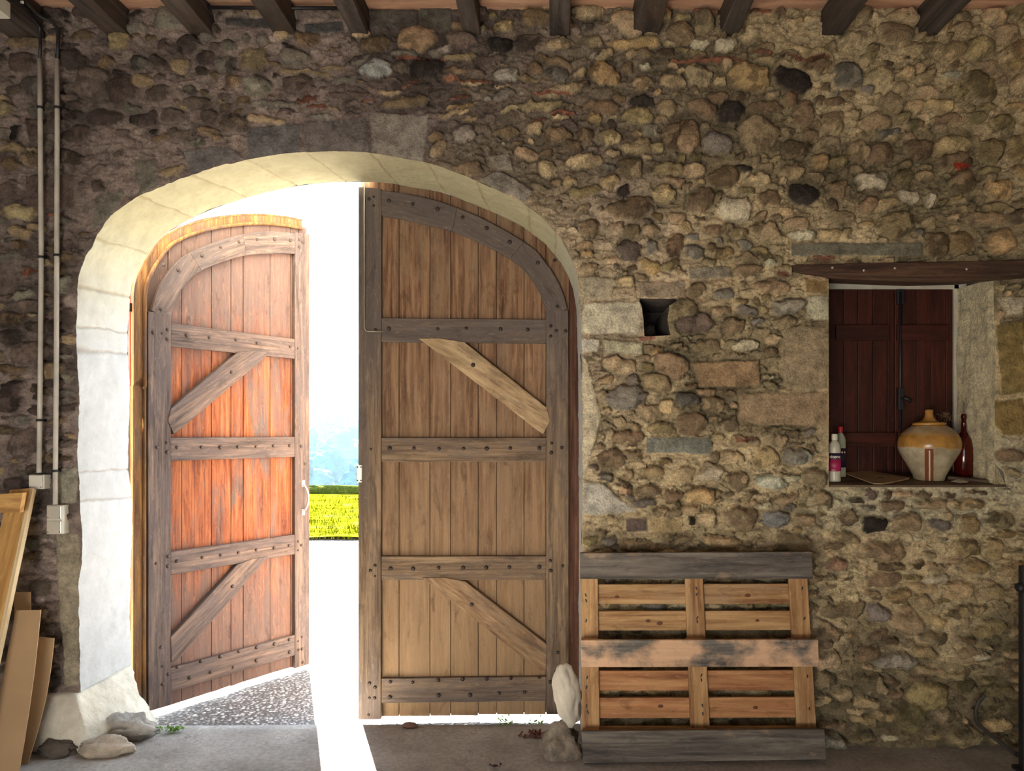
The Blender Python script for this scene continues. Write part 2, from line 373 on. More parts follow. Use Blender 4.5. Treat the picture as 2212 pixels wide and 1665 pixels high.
def stone(x, z, rx, rz, rot=0, col='brown', hh=None, p=None, maxov=None):
    R = max(rx, rz) * 1.45 + .02; w = win(x - R, x + R, z - R, z + R)
    if w is None: return False
    dx = WXp[w] - x; dz = WZp[w] - z; a = math.radians(rot); ca, sa = math.cos(a), math.sin(a)
    u = (dx * ca + dz * sa) / rx; v = (-dx * sa + dz * ca) / rz
    p = p or rng.uniform(2.1, 3.2)
    # one or two random facet cuts make it less of an egg
    d = (np.abs(u) ** p + np.abs(v) ** p) ** (1 / p)
    for _ in range(rng.integers(0, 3)):
        th = rng.uniform(0, 2 * math.pi); d = np.maximum(d, (u * math.cos(th) + v * math.sin(th)) / rng.uniform(.80, .97))
    m = d < 1
    if m.sum() < 6: return False
    if maxov is not None and (OCC[w] & (d < 1.07)).sum() > maxov * m.sum(): return False
    hh = hh if hh is not None else rng.uniform(.8, 1.3) * min(.072, .022 + .60 * min(rx, rz))
    k = rng.uniform(1.9, 3.0)
    tx, tz = rng.uniform(-.3, .3), rng.uniform(-.25, .35)
    h = hh * np.sqrt(np.clip(1 - d ** k, 0, 1)) * (1 + tx * u + tz * v) + fbm(dx + x * 3, dz, .05, 7, 3) * .008
    g = np.exp(-((d - 1.05) / .10) ** 2) * (.35 + .65 * np.clip(v / np.maximum(d, .01), 0, 1)) * rng.uniform(.014, .040)
    HT[w] = np.where(m, np.maximum(h, HT[w] * .3 + h * .7), HT[w] - g * (~OCC[w]))
    if col == 'mortar': ctr_ = COL[w][m].mean(0); c = ctr_ * rng.uniform(.72, 1.12); c2 = c * rng.uniform(.8, 1.2)
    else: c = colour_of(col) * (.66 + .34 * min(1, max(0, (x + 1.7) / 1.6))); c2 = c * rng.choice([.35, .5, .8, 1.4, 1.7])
    q = soft(-.02, .12, fbm(dx + x * 5, dz + z * 3, .06, 9, 3))[..., None]
    cc = c * (1 - q * .8) + c2 * q * .8
    e = np.clip((1 - d) / .10, 0, 1)[..., None] ** .6
    COL[w] = np.where(m[..., None], COL[w] * (1 - e) + cc * e, COL[w])
    OCC[w] |= m
    return True
def block(pts, col='gw', hh=.012, rough=.006, bev=.012):
    P = [XZ(*p) for p in pts]; xs = [p[0] for p in P]; zs = [p[1] for p in P]
    w = win(min(xs) - .02, max(xs) + .02, min(zs) - .02, max(zs) + .02)
    if w is None: return
    x = GX[w] * .6 + WXp[w] * .4; z = GZ[w] * .6 + WZp[w] * .4; n = len(P)
    ar = sum(P[i][0] * P[(i + 1) % n][1] - P[(i + 1) % n][0] * P[i][1] for i in range(n)); sg = 1 if ar > 0 else -1
    d = np.full(x.shape, 9.)
    for i in range(n):
        (x0, z0), (x1, z1) = P[i], P[(i + 1) % n]; L = math.hypot(x1 - x0, z1 - z0)
        d = np.minimum(d, sg * ((x1 - x0) * (z - z0) - (z1 - z0) * (x - x0)) / L)
    m = d > 0
    h = hh * np.clip(d / bev, 0, 1) ** .5 + fbm(x, z, .02, 19, 3, .7) * rough
    HT[w] = np.where(m, h, HT[w] - np.exp(-(d / .008) ** 2) * .010 * (d > -.02))
    c = colour_of(col) * (1 + .25 * fbm(x, z, .03, 29, 3)[..., None]) * (1 + .35 * fbm(x, z, .16, 39, 2)[..., None])
    e = np.clip(d / .008, 0, 1)[..., None]
    COL[w] = np.where(m[..., None], COL[w] * (1 - e) + c * e, COL[w]); OCC[w] |= m

for pts, c in [
    ([(532, 277), (650, 267), (651, 330), (532, 346)], (.25, .24, .24)), ([(655, 264), (796, 252), (797, 330), (655, 330)], (.27, .25, .235)),
    ([(800, 240), (926, 250), (914, 354), (860, 343), (801, 331)], (.31, .28, .24)), ([(392, 326), (488, 313), (527, 342), (415, 378)], (.24, .225, .21)),
    ([(288, 345), (335, 342), (345, 400), (300, 424)], (.22, .20, .165)), ([(205, 430), (262, 405), (285, 432), (240, 466), (190, 545)], (.23, .21, .17)),
    ([(1036, 390), (1075, 364), (1125, 392), (1148, 412), (1134, 441), (1080, 414)], (.36, .33, .27)), ([(1050, 335), (1100, 330), (1110, 372), (1070, 365)], (.36, .32, .26)),
    ([(57, 380), (163, 380), (163, 450), (57, 450)], 'purple'), ([(0, 568), (34, 566), (36, 618), (0, 622)], 'purple'),
    ([(1255, 598), (1330, 598), (1322, 648), (1256, 646)], (.72, .62, .44)), ([(1257, 652), (1384, 650), (1389, 722), (1257, 720)], (.90, .84, .64)),
    ([(1257, 731), (1297, 731), (1293, 762), (1257, 765)], 'white'), ([(1303, 733), (1390, 735), (1390, 766), (1305, 762)], (.90, .80, .56)),
    ([(1257, 770), (1300, 772), (1320, 830), (1300, 900), (1330, 1010), (1310, 1034), (1257, 1036)], (.86, .76, .54)),
    ([(1257, 1042), (1300, 1046), (1380, 1108), (1257, 1112)], (.75, .72, .62)), ([(1375, 608), (1478, 605), (1482, 644), (1378, 644)], (.40, .32, .22)),
    ([(1395, 942), (1538, 942), (1538, 980), (1395, 982)], (.30, .29, .25)), ([(1705, 524), (1990, 522), (1992, 553), (1708, 556)], (.34, .31, .23)),
    ([(1484, 577), (1580, 575), (1582, 604), (1486, 606)], (.36, .33, .25)), ([(1495, 782), (1640, 778), (1643, 834), (1510, 836)], (.50, .34, .20)),
    ([(1740, 637), (1792, 638), (1792, 692), (1742, 688)], (.94, .86, .64)), ([(1735, 600), (1790, 603), (1788, 636), (1738, 632)], (.42, .29, .13)),
    ([(1688, 716), (1726, 700), (1790, 706), (1790, 842), (1700, 838), (1685, 800)], (.42, .33, .21)), ([(1594, 848), (1790, 846), (1790, 922), (1596, 914)], (.43, .33, .20)),
    ([(2110, 865), (2212, 860), (2212, 940), (2165, 942)], (.45, .31, .12)), ([(2150, 700), (2212, 690), (2212, 850), (2160, 855)], (.40, .29, .12)), ([(2150, 640), (2212, 640), (2212, 680), (2175, 684)], 'pale'),
    ([(116, 1152), (172, 1150), (173, 1300), (171, 1480), (138, 1490), (130, 1340)], (.50, .44, .33)), ([(113, 1012), (168, 1010), (169, 1088), (116, 1092)], (.48, .44, .35)),
    ([(1490, 78), (1550, 78), (1550, 90), (1490, 92)], 'tan'), ([(800, 20), (902, 22), (902, 60), (800, 62)], (.13, .12, .105)), ([(905, 14), (975, 14), (975, 66), (905, 66)], (.15, .135, .115)),
    ([(487, 38), (590, 40), (592, 66), (490, 58)], (.14, .125, .12)), ([(655, 48), (740, 48), (740, 72), (660, 72)], (.13, .12, .12)),
    ([(1350, 1120), (1398, 1118), (1398, 1150), (1352, 1152)], 'mauve'), ([(1400, 1122), (1475, 1120), (1474, 1152), (1404, 1152)], 'buff'),
]: block(pts, c, hh=.010)
for c in [(1495, 23, 1552, 27), (1625, 23, 1665, 28)]: block([(c[0], c[1] - 4), (c[2], c[1] - 4), (c[2], c[3] + 3), (c[0], c[3] + 3)], 'red')
ST_PX = """50 95 38 13 0 brown;178 82 24 13 0 tan;257 88 24 16 0 buff;52 138 26 20 0 mauve;160 132 36 22 0 purple;228 132 20 18 0 brown;300 140 22 17 0 grey;73 188 22 20 0 grey;200 180 35 38 0 mauve;
263 195 34 30 0 purple;310 175 25 11 0 tan;337 205 30 20 0 mauve;228 256 43 22 0 purple;310 258 27 14 0 purple;372 252 30 15 0 mauve;450 255 18 16 0 mauve;548 125 38 26 0 rub;485 138 18 16 0 grey;
637 125 30 20 0 grey;645 188 30 24 0 mauve;555 185 35 25 0 grey;33 292 13 16 0 dark;78 285 18 27 0 mauve;30 325 25 13 0 tan;22 360 22 18 0 brown;70 345 25 14 0 rub;15 410 18 18 0 mauve;45 535 25 14 0 brown;
265 292 15 11 0 purple;385 292 28 12 0 mauve;812 98 34 18 0 brown;900 88 42 26 0 brown;995 92 36 18 0 mauve;1084 100 30 12 0 dark;1140 92 32 20 0 mauve;1210 97 28 12 0 tan;1282 95 24 12 0 rub;
1372 96 60 14 0 ochre;815 152 35 16 0 blue;862 145 20 13 0 mauve;925 148 38 25 0 dark;985 158 25 10 0 brown;1030 158 22 12 0 mauve;1098 160 23 18 0 grey;1154 150 16 15 0 brown;1203 165 28 16 0 grey;
1140 175 22 10 -30 brown;1310 160 38 22 -30 ochre;1360 145 12 12 0 brown;1260 180 16 9 0 brown;1090 205 26 12 0 grey;1297 232 37 16 0 brown;1388 222 28 14 0 dark;1440 235 20 18 0 rub;1205 296 32 14 0 brown;
1263 295 18 14 0 brown;1316 295 26 14 0 buff;1405 280 18 18 0 pale;1375 318 38 18 0 rub;1470 295 38 33 0 brown;1095 285 30 10 0 brown;1265 350 40 14 0 rub;1358 365 30 26 0 rub;1443 365 32 16 0 buff;
1435 420 22 18 0 buff;1360 450 55 24 0 brown;1362 500 17 13 0 brown;1408 500 22 13 0 rub;1355 540 30 22 0 mauve;1408 530 15 14 0 grey;1460 535 20 25 0 brown;1055 213 6 5 0 white;1465 470 18 15 0 tan;
1520 50 26 22 0 rub;1505 95 22 14 0 pale;1564 102 25 14 0 pale;1615 168 42 30 -15 ochre;1508 163 32 20 -25 rub;1708 180 44 26 -25 dark;1765 145 30 15 0 brown;1830 165 35 30 0 grey;1908 170 26 27 0 rub;
1960 160 16 14 0 buff;2000 165 20 12 0 rub;2060 115 28 22 0 buff;1990 105 50 14 0 tan;2130 145 25 15 0 tan;2190 140 22 14 0 ochre;2120 190 38 22 -30 olive;2060 165 22 9 0 pale;2065 197 24 12 0 olive;
1515 235 28 22 0 brown;1580 245 33 24 0 dark;1553 210 22 13 0 brown;1597 212 16 12 30 brown;1650 232 38 14 0 brown;1708 218 18 14 0 brown;1735 250 22 28 -25 brown;1805 225 20 14 0 brown;1925 228 20 18 0 rub;
1977 230 18 15 0 buff;2030 230 28 14 0 buff;2135 235 20 10 0 olive;1796 268 28 22 0 rub;1890 270 32 18 0 brown;1948 255 18 13 0 olive;2048 258 28 12 0 brown;2110 258 24 17 0 olive;2170 268 27 18 0 olive;
1484 300 22 35 0 brown;1546 310 33 25 0 grey;1638 295 42 36 0 rub;1697 290 16 12 0 rub;1720 323 33 20 0 brown;1748 295 22 12 -20 brown;1960 300 20 12 0 tan;1900 330 32 27 0 brown;1850 330 22 25 0 rub;
1985 325 30 22 0 brown;2052 318 40 22 0 olive;2135 325 32 28 0 olive;2195 325 24 32 0 olive;1498 370 25 18 0 tan;1558 385 34 28 0 brown;1605 362 18 9 0 dark;1650 362 20 12 0 rub;1710 375 25 13 0 rub;
1760 385 25 12 0 tan;1880 390 32 20 0 pale;1948 383 22 18 0 olive;2078 397 30 28 0 brown;2155 410 27 22 0 ochre;1735 420 32 23 0 dark;1805 410 25 22 0 brown;1960 425 25 14 -20 pale;2005 435 14 10 -40 pale;
1870 445 22 14 30 brown;1930 485 44 25 0 olive;2008 485 16 14 0 rub;2125 470 40 20 0 brown;2190 470 28 20 0 rub;1540 500 20 13 0 brown;1570 500 18 12 0 rub;1735 505 32 14 0 pale;1815 470 30 18 0 rub;
2020 533 25 27 0 brown;2070 525 28 26 0 ochre;2160 525 36 26 0 ochre;1500 547 20 15 0 grey;1560 550 22 13 0 ochre;1645 545 20 12 0 olive;1475 685 34 40 0 rub;1565 637 25 12 0 grey;1665 620 40 18 0 brown;
1700 660 40 16 10 grey;1500 700 40 20 0 mauve;1560 672 22 10 0 tan;1580 705 25 18 0 brown;1615 675 20 12 0 grey;1525 745 30 14 0 rub;1610 748 24 13 0 pale;1667 762 16 9 0 brown;1480 865 25 18 0 grey;
1540 1020 28 22 0 pale;1595 1040 22 20 0 tan;1480 1025 22 20 0 tan;1720 985 32 18 0 grey;1660 1040 35 16 0 white;1710 1030 20 10 0 pale;1530 1120 25 22 0 tan;1602 1118 36 25 0 brown;1675 1122 32 20 0 blue;
1740 1125 20 14 0 tan;1493 1128 8 10 0 dark;1888 1130 26 20 0 dark;1828 1120 25 18 0 rub;1958 1130 35 20 0 rub;2028 1135 22 10 0 grey;2090 1128 22 20 0 ochre;2155 1122 30 18 0 rub;1800 1180 25 10 0 brown;
1910 1190 50 20 0 tan;2085 1185 28 20 0 buff;2145 1185 22 20 0 buff;1810 1220 20 11 0 pink;1920 1222 28 12 0 brown;1975 1220 12 8 0 brown;2020 1222 35 7 0 rub;2110 1225 25 15 0 ochre;2180 1228 30 14 0 tan;
2072 1275 32 20 0 buff;2145 1280 20 18 0 buff;1990 1270 28 14 0 buff;1877 1064 15 10 0 mauve;1848 1083 14 8 0 mauve;1912 1068 10 10 0 brown;1946 1066 20 9 0 tan;1995 1068 20 6 0 brown;2051 1068 12 7 0 brown;
2108 1063 27 4 0 brown;1922 1092 27 11 0 brown;1873 1095 16 6 0 grey;2088 1089 40 12 0 buff;2011 1088 30 12 0 rub;1380 1180 45 10 0 brown;1318 1170 15 12 0 grey;1420 830 36 22 0 rub;1350 860 45 30 0 grey;
1400 890 30 16 0 rub;1440 880 18 14 0 buff;1400 1060 26 12 0 rub;1350 1058 16 9 0 pink;2000 1500 40 30 0 olive;1960 1545 36 34 0 olive;2080 1480 30 16 0 olive;1880 1480 34 20 0 rub;2150 1490 40 12 0 olive;
20 730 30 18 0 purple;22 860 30 34 0 purple;60 960 40 34 0 mauve;110 800 24 18 0 brown;60 660 28 16 0 mauve;150 690 16 22 0 mauve;70 1200 20 10 0 brown;90 1270 28 18 0 mauve;60 1140 26 18 0 brown;130 615 20 16 0 grey"""
for line in ST_PX.replace('\n', '').split(';'):
    a = line.split(); x, z = XZ(float(a[0]), float(a[1]))
    stone(x, z, float(a[2]) / 410, float(a[3]) / 410, -float(a[4]) if False else float(a[4]), a[5])
# random fill
def zone(px, py):
    """density, style for a place on the wall"""
    if 930 < px < 1250 and 330 < py < 620 and (px - 720) ** 2 / 560 ** 2 + (py - 700) ** 2 / 400 ** 2 < 1.35: return .22, 'round'
    if px < 400 and 300 < py < 620 and px > 150: return .2, 'round'
    if 560 < px < 1250 and 100 < py < 262: return 1, 'sliver'
    if 1480 < px < 1790 and 100 < py < 140: return 1, 'sliver'
    if 1600 < px < 1800 and 25 < py < 100: return .12, 'round'
    if px > 1780 and 1045 < py < 1112: return .10, 'round'
    if px > 1400 and py > 1130: return .55, 'flat'
    if px < 170: return .9, 'flat'
    return 1, 'round'
def fill(n, r0, r1, ov):
    c = 0
    for _ in range(n):
        x = rng.uniform(NX0 + .05, NX1 - .05); z = rng.uniform(0.02, NZ1 - .05); px = VX + x * 410.26; py = VY - (z - H) * 410.26
        d, st = zone(px, py)
        if rng.random() > d: continue
        r = rng.uniform(r0, r1)
        if st == 'sliver': rx, rz = r * rng.uniform(1.1, 2.0), r * rng.uniform(.22, .42)
        elif st == 'flat': rx, rz = r * rng.uniform(1., 1.7), r * rng.uniform(.4, .75)
        else: rx, rz = r * rng.uniform(.85, 1.45), r * rng.uniform(.5, .9)
        t = min(1, max(0, (x + .9) / 1.6))
        if rng.random() < t: col = rng.choice(['rub', 'brown', 'tan', 'olive', 'ochre', 'buff', 'grey', 'pale'], p=[.26, .20, .17, .08, .08, .16, .03, .02])
        else: col = rng.choice(['mauve', 'purple', 'brown', 'grey', 'tan', 'rub'], p=[.27, .18, .2, .15, .08, .12])
        if st == 'sliver' and rng.random() < .12: col = 'red'
        if stone(x, z, rx, rz, rng.normal(0, 9), str(col), None, None, ov): c += 1
    return c
fill(2200, .055, .085, .06); fill(4200, .030, .050, .06); fill(5000, .016, .030, .06)
for _ in range(9000):
    x_, z_ = rng.uniform(NX0 + .05, NX1 - .05), rng.uniform(.02, NZ1 - .05); r_ = rng.uniform(.012, .034); d_z, st_z = zone(VX + x_ * 410.26, VY - (z_ - H) * 410.26)
    stone(x_, z_, r_ * rng.uniform(1, 1.9), r_ * rng.uniform(.4, .8), rng.normal(0, 10), 'mortar', r_ * rng.uniform(.35, .7), None, .12)
# a few thin tile courses
for (x0, x1, y) in [(1500, 1610, 128), (1680, 1790, 128), (850, 960, 128), (960, 1070, 175), (1750, 1800, 562), (1150, 1240, 205), (1440, 1560, 132)]:
    x, z = XZ((x0 + x1) / 2, y); stone(x, z, (x1 - x0) / 820, .009, 0, 'red', .014, 6)
x, z = XZ(2070, 363); stone(x, z, .042, .009, 0, (.45, .06, .03), .014, 6)
for px, py in [(60, 590), (1690, 590), (1610, 945), (1400, 725), (120, 460)]:
    x, z = XZ(px, py); stone(x, z, .04, .010, 0, 'red', .012, 5)

# flatten next to openings so the reveals meet the face
def blur(A, n):
    for _ in range(3):
        c = np.cumsum(np.pad(A, ((n + 1, n), (0, 0)), 'edge'), 0); A = (c[2 * n + 1:] - c[:-2 * n - 1]) / (2 * n + 1)
        c = np.cumsum(np.pad(A, ((0, 0), (n + 1, n)), 'edge'), 1); A = (c[:, 2 * n + 1:] - c[:, :-2 * n - 1]) / (2 * n + 1)
    return A
near = np.clip(blur(OPEN.astype(float), 4) * 2.2, 0, 1)
HT = HT * (1 - near)
HT = HT * (.62 + .38 * tR[..., 0])
pz = (GX > .1) & (GX < 1.45) & (GZ < 1.12); HT = np.where(pz & (HT > .035), .035 + (HT - .035) * .4, HT); HT = np.where(HT > .065, .065 + (HT - .065) * .4, HT); HT = np.clip(HT, -.085, np.where(pz, .060, .095))
lw = ((GX > XZ(1706, 0)[0]) & (GZ > XZ(0, 612)[1]) & (GZ < XZ(0, 556)[1])); HT = np.where(lw, np.minimum(HT, .012), HT)
YY = D - HT
# vertices just inside an opening are pulled to its outline
def neigh(A):
    B = A.copy()
    for i in (-1, 0, 1):
        for k in (-1, 0, 1): B |= np.roll(np.roll(A, i, 0), k, 1)
    return B
SOLID = ~OPEN; rim = OPEN & neigh(SOLID)
def closest(P, q, closed=True):
    P = np.asarray(P); A = P; B = np.roll(P, -1, 0); AB = B - A
    if not closed: A = A[:-1]; AB = AB[:-1]
    L = (AB ** 2).sum(1) + 1e-12; t = np.clip(((q - A) * AB).sum(1) / L, 0, 1); c = A + AB * t[:, None]
    d = ((c - q) ** 2).sum(1); i = d.argmin(); return c[i], d[i]
VXg = GX.copy(); VZg = GZ.copy()
ri, rk = np.nonzero(rim)
Pa = archw[::1]
for i, k in zip(ri, rk):
    q = np.array((GX[i, k], GZ[i, k]))
    best = None
    for P, cl in ((Pa, False), (WIN, True), (HOLE, True)):
        if P is Pa:
            if not (-2.7 < q[0] < .3): continue
        elif P is WIN:
            if q[0] < 1.3 or q[1] < 1.2 or q[1] > 2.7: continue
        else:
            if not (.35 < q[0] < .8): continue
        c, d = closest(P, q, cl)
        if best is None or d < best[1]: best = (c, d)
    if best is not None: VXg[i, k], VZg[i, k] = best[0]
    YY[i, k] = D
used = SOLID | rim
idx = -np.ones(GX.shape, int); idx[used] = np.arange(used.sum())
a = idx[:-1, :-1]; b = idx[1:, :-1]; c = idx[1:, 1:]; d = idx[:-1, 1:]
sol = SOLID[:-1, :-1] | SOLID[1:, :-1] | SOLID[1:, 1:] | SOLID[:-1, 1:]
ok = (a >= 0) & (b >= 0) & (c >= 0) & (d >= 0) & sol
quads = np.stack([a[ok], b[ok], c[ok], d[ok]], 1)
def bigmesh(name, V, Q, cols, mat):
    me = bpy.data.meshes.new(name); me.vertices.add(len(V)); me.vertices.foreach_set('co', V.astype('f4').ravel())
    me.loops.add(len(Q) * 4); me.loops.foreach_set('vertex_index', Q.astype('i4').ravel())
    me.polygons.add(len(Q)); me.polygons.foreach_set('loop_start', np.arange(0, len(Q) * 4, 4, dtype='i4'))
    me.polygons.foreach_set('loop_total', np.full(len(Q), 4, 'i4'))
    me.polygons.foreach_set('use_smooth', np.ones(len(Q), bool))
    me.update(calc_edges=True); me.validate()
    at = me.color_attributes.new('Col', 'FLOAT_COLOR', 'POINT')
    cols = np.clip(cols, .004, None); cols = cols / np.maximum(1, cols.max(1) / .86)[:, None]; cc = np.ones((len(V), 4), 'f4'); cc[:, :3] = cols; at.data.foreach_set('color', cc.ravel())
    me.materials.append(mat); o = bpy.data.objects.new(name, me); C.objects.link(o); return o
V = np.stack([VXg[used], YY[used], VZg[used]], 1)
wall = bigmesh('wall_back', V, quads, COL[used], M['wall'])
tag(wall, 'rough rubble stone wall with mortar around the arched doorway and shuttered niche', 'wall', kind='structure')

# ------------------------------------------------------------------ arch reveal (lime washed blocks)
YB = 4.372
nd = 60
ys = np.linspace(D, YB, nd)
S, Yd = np.meshgrid(archs, ys, indexing='ij')
tt = (Yd - D) / (YB - D)
base = archw[:, None, :] * (1 - np.clip(tt * 8, 0, 1))[..., None] + archc[:, None, :] * np.clip(tt * 8, 0, 1)[..., None]
disp = fbm(S, Yd, .15, 201, 4) * .008 + fbm(S, Yd, .03, 211, 3) * .003
# joints: (pixel on face curve, skew in metres towards the back)
joints = [((168, 1355), -.0), ((168, 1083), -.02), ((168, 1018), -.01), ((168, 755), .03), ((168, 705), .03), ((170, 618), .03), ((205, 515), .04), ((300, 425), .06), ((415, 377), .10), ((530, 345), .11), ((660, 328), .08), ((800, 330), .05),
          ((920, 351), .04), ((1030, 391), .03), ((1140, 448), .0), ((1200, 500), .0), ((1250, 640), 0), ((1256, 760), 0), ((1257, 1040), 0)]
col = np.zeros(S.shape + (3,)); col[:] = np.array((.45, .46, .46))  # jamb colour cooled to hold the blue of the skylight
jm = np.zeros(S.shape)
blocktone = np.ones(S.shape)
for (p, sk) in joints[1:]:
    q = np.array(XZ(*p)); j = ((archc - q) ** 2).sum(1).argmin(); s0 = archs[j]
    line = S - (s0 + sk * tt) + fbm(S, Yd, .08, 221, 3) * .010
    wd = .0035 + .006 * np.clip(fbm(S, Yd, .1, 231, 2) + .2, 0, 1)
    if p[0] < 172 and p[1] in (618, 755): wd = wd + .012 * np.clip(1 - tt * 1.5, .2, 1)
    g = np.exp(-(line / wd) ** 2); jm = np.maximum(jm, g)
    blocktone *= np.where(line > 0, rng.uniform(.9, 1.1), 1)
disp -= jm * .006
col = col * np.clip(blocktone, .85, 1.12)[..., None] * (1 - jm[..., None] * .45) + jm[..., None] * np.array((.10, .07, .04))
topw = np.clip((base[..., 1] - 2.1) / .7, 0, 1)[..., None]
col = col * (1 - topw * np.array((.0, .10, .42)))
P3 = base + nrm[:, None, :] * disp[..., None]
V = np.stack([P3[..., 0], Yd, P3[..., 1]], -1).reshape(-1, 3)
n1, n2 = S.shape; I = np.arange(n1 * n2).reshape(n1, n2)
Q = np.stack([I[:-1, :-1], I[1:, :-1], I[1:, 1:], I[:-1, 1:]], -1).reshape(-1, 4)[:, ::-1]
# left jamb stands on the base block: cut the lowest 27 cm away there
keep = ~((V[Q].mean(1)[:, 0] < -1.5) & (V[Q].mean(1)[:, 2] < .275))
rev = bigmesh('trim_1', V, Q[keep], col.reshape(-1, 3), M['reveal'])
tag(rev, 'cream limewashed stone blocks lining the arched doorway', 'door arch', kind='structure')
# outside face of the wall
mb = MB(); step = 12; cv = archc[::step]; nn = len(cv); vs = []; fs = []
ccx, ccz = -1.17, 1.6
for x, z in cv:
    vs.append((x, YB + .003, z))
for x, z in cv:
    dx, dz = x - ccx, z - ccz
    k = min(4.5 / max(abs(dx), 1e-6), (2.9 if dz > 0 else 1.75) / max(abs(dz), 1e-6)); vs.append((ccx + dx * k, YB + .003, ccz + dz * k))
for i in range(nn - 1): fs.append((i, i + 1, nn + i + 1, nn + i))
mb.add(vs, fs); wo = mb.build('wall_outside', M['stone'], fix=False)
tag(wo, 'outer stone face of the barn wall', 'wall', kind='structure')

# unseen surround added outside the closed leaf to keep stray light out
mb = MB(); sel_ = [i for i in range(len(archc)) if archc[i][0] > -1.10 and i > len(archc) // 2][::6]; vs = []; fs = []
for i in sel_:
    o_ = -nrm[i]; a_ = archc[i] + o_ * .040; b_ = archc[i] + o_ * .16
    vs += [(a_[0], YB + .004, a_[1]), (b_[0], YB + .004, b_[1]), (b_[0], YB + .17, b_[1]), (a_[0], YB + .17, a_[1])]
for i in range(len(sel_) - 1):
    for q in range(4): fs.append((4 * i + q, 4 * i + (q + 1) % 4, 4 * i + 4 + (q + 1) % 4, 4 * i + 4 + q))
fs.append((0, 1, 2, 3)); fs.append(tuple(4 * len(sel_) - 1 - q for q in range(4)))
mb.add(vs, fs); o = mb.build('trim_light_stop', M['stone']); tag(o, 'unseen surround added outside the closed door leaf to keep light out', 'trim', kind='structure')

# ------------------------------------------------------------------ niche linings
def quadstrip(name, pts0, pts1, colr, parent=None, nu=60, nv=40, amp=.005, mat=None, seed=1):
    """patch between two 3-D polylines with 2 points each"""
    a0, a1 = np.array(pts0[0]), np.array(pts0[1]); b0, b1 = np.array(pts1[0]), np.array(pts1[1])
    U, Vv = np.meshgrid(np.linspace(0, 1, nu), np.linspace(0, 1, nv), indexing='ij')
    P = ((a0 * (1 - U[..., None]) + a1 * U[..., None]) * (1 - Vv[..., None]) + (b0 * (1 - U[..., None]) + b1 * U[..., None]) * Vv[..., None])
    n = np.cross(a1 - a0, b0 - a0); n = n / np.linalg.norm(n)
    e = np.minimum(np.minimum(U, 1 - U), np.minimum(Vv, 1 - Vv)); f = np.clip(e * 12, 0, 1)
    P = P + n * (fbm(U * 2, Vv * 2, .5, 300 + seed, 5, .6) * amp * f)[..., None]
    I = np.arange(nu * nv).reshape(nu, nv); Q = np.stack([I[:-1, :-1], I[1:, :-1], I[1:, 1:], I[:-1, 1:]], -1).reshape(-1, 4)
    cols = np.array(colr) * (1 + .25 * fbm(U * 2, Vv * 2, .4, 310 + seed, 4)[..., None])
    o = bigmesh(name, P.reshape(-1, 3), Q, cols.reshape(-1, 3), mat or M['wall'])
    if parent: o.parent = parent
    return o
YN = 4.20
zf = H - (1047 - VY) / 410.26; zb = zf + .05; zt = XZ(0, 600)[1]; xl = XZ(1790, 0)[0]; xlb = 1.585; xr = XZ(2150, 0)[0]; xrb = (2066 - VX) * YN / F; xrs = XZ(2172, 0)[0]
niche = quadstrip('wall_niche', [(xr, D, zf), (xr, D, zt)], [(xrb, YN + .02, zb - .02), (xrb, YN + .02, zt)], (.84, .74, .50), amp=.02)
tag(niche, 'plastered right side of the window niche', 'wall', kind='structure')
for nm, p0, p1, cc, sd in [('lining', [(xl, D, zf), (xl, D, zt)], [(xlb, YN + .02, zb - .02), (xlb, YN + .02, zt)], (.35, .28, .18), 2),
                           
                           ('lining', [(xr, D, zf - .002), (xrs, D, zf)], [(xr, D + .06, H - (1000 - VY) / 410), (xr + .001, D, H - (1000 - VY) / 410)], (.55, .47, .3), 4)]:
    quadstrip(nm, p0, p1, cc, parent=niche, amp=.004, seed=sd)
mb = MB(); mb.hexa([(xl - .0, D - .012, zf - .012), (xrs - .0, D - .012, zf - .012), (xrs, YN + .03, zb - .012), (xl, YN + .03, zb - .012), (xl, D - .012, zf), (xrs, D - .012, zf), (xrs, YN + .03, zb), (xl, YN + .03, zb)], (1, 0, 0))
M['sill'] = wood('dark_sill_board', (.17, .12, .075), (.11, .075, .05), (.05, .035, .025), gy=20)
sill = mb.build('trim_2', M['sill'], bevel=.003); tag(sill, 'dark worn board forming the niche sill', 'window sill', kind='structure')
def sillz(Y): return zf + (zb - zf) * (Y - (D - .012)) / (YN + .03 - D + .012)
# beam pocket hole: dark box
MB().box((xr + .004, D + .05, zf - .03), (xrs + .04, D + .08, zf + .22)).build('lining', M['stone'], niche)
hb = empty('wall_pocket', (0, 0, 0)); 
hx0, hz0 = XZ(1372, 732); hx1, hz1 = XZ(1475, 640)
mb = MB(); y0, y1 = D + .001, D + .46
Hn = len(HOLE)
fr = [(x, y0, z) for x, z in HOLE]; bk = [(x, y1, z) for x, z in HOLE]
mb.add(fr + bk, [(i, (i + 1) % Hn, Hn + (i + 1) % Hn, Hn + i) for i in range(Hn)] + [tuple(range(Hn, 2 * Hn))]); o = mb.build('pocket_lining', M['stone_dark'], hb, fix=False)
tag(hb, 'dark square pocket hole left in the wall beside the doorway', 'hole', kind='structure')

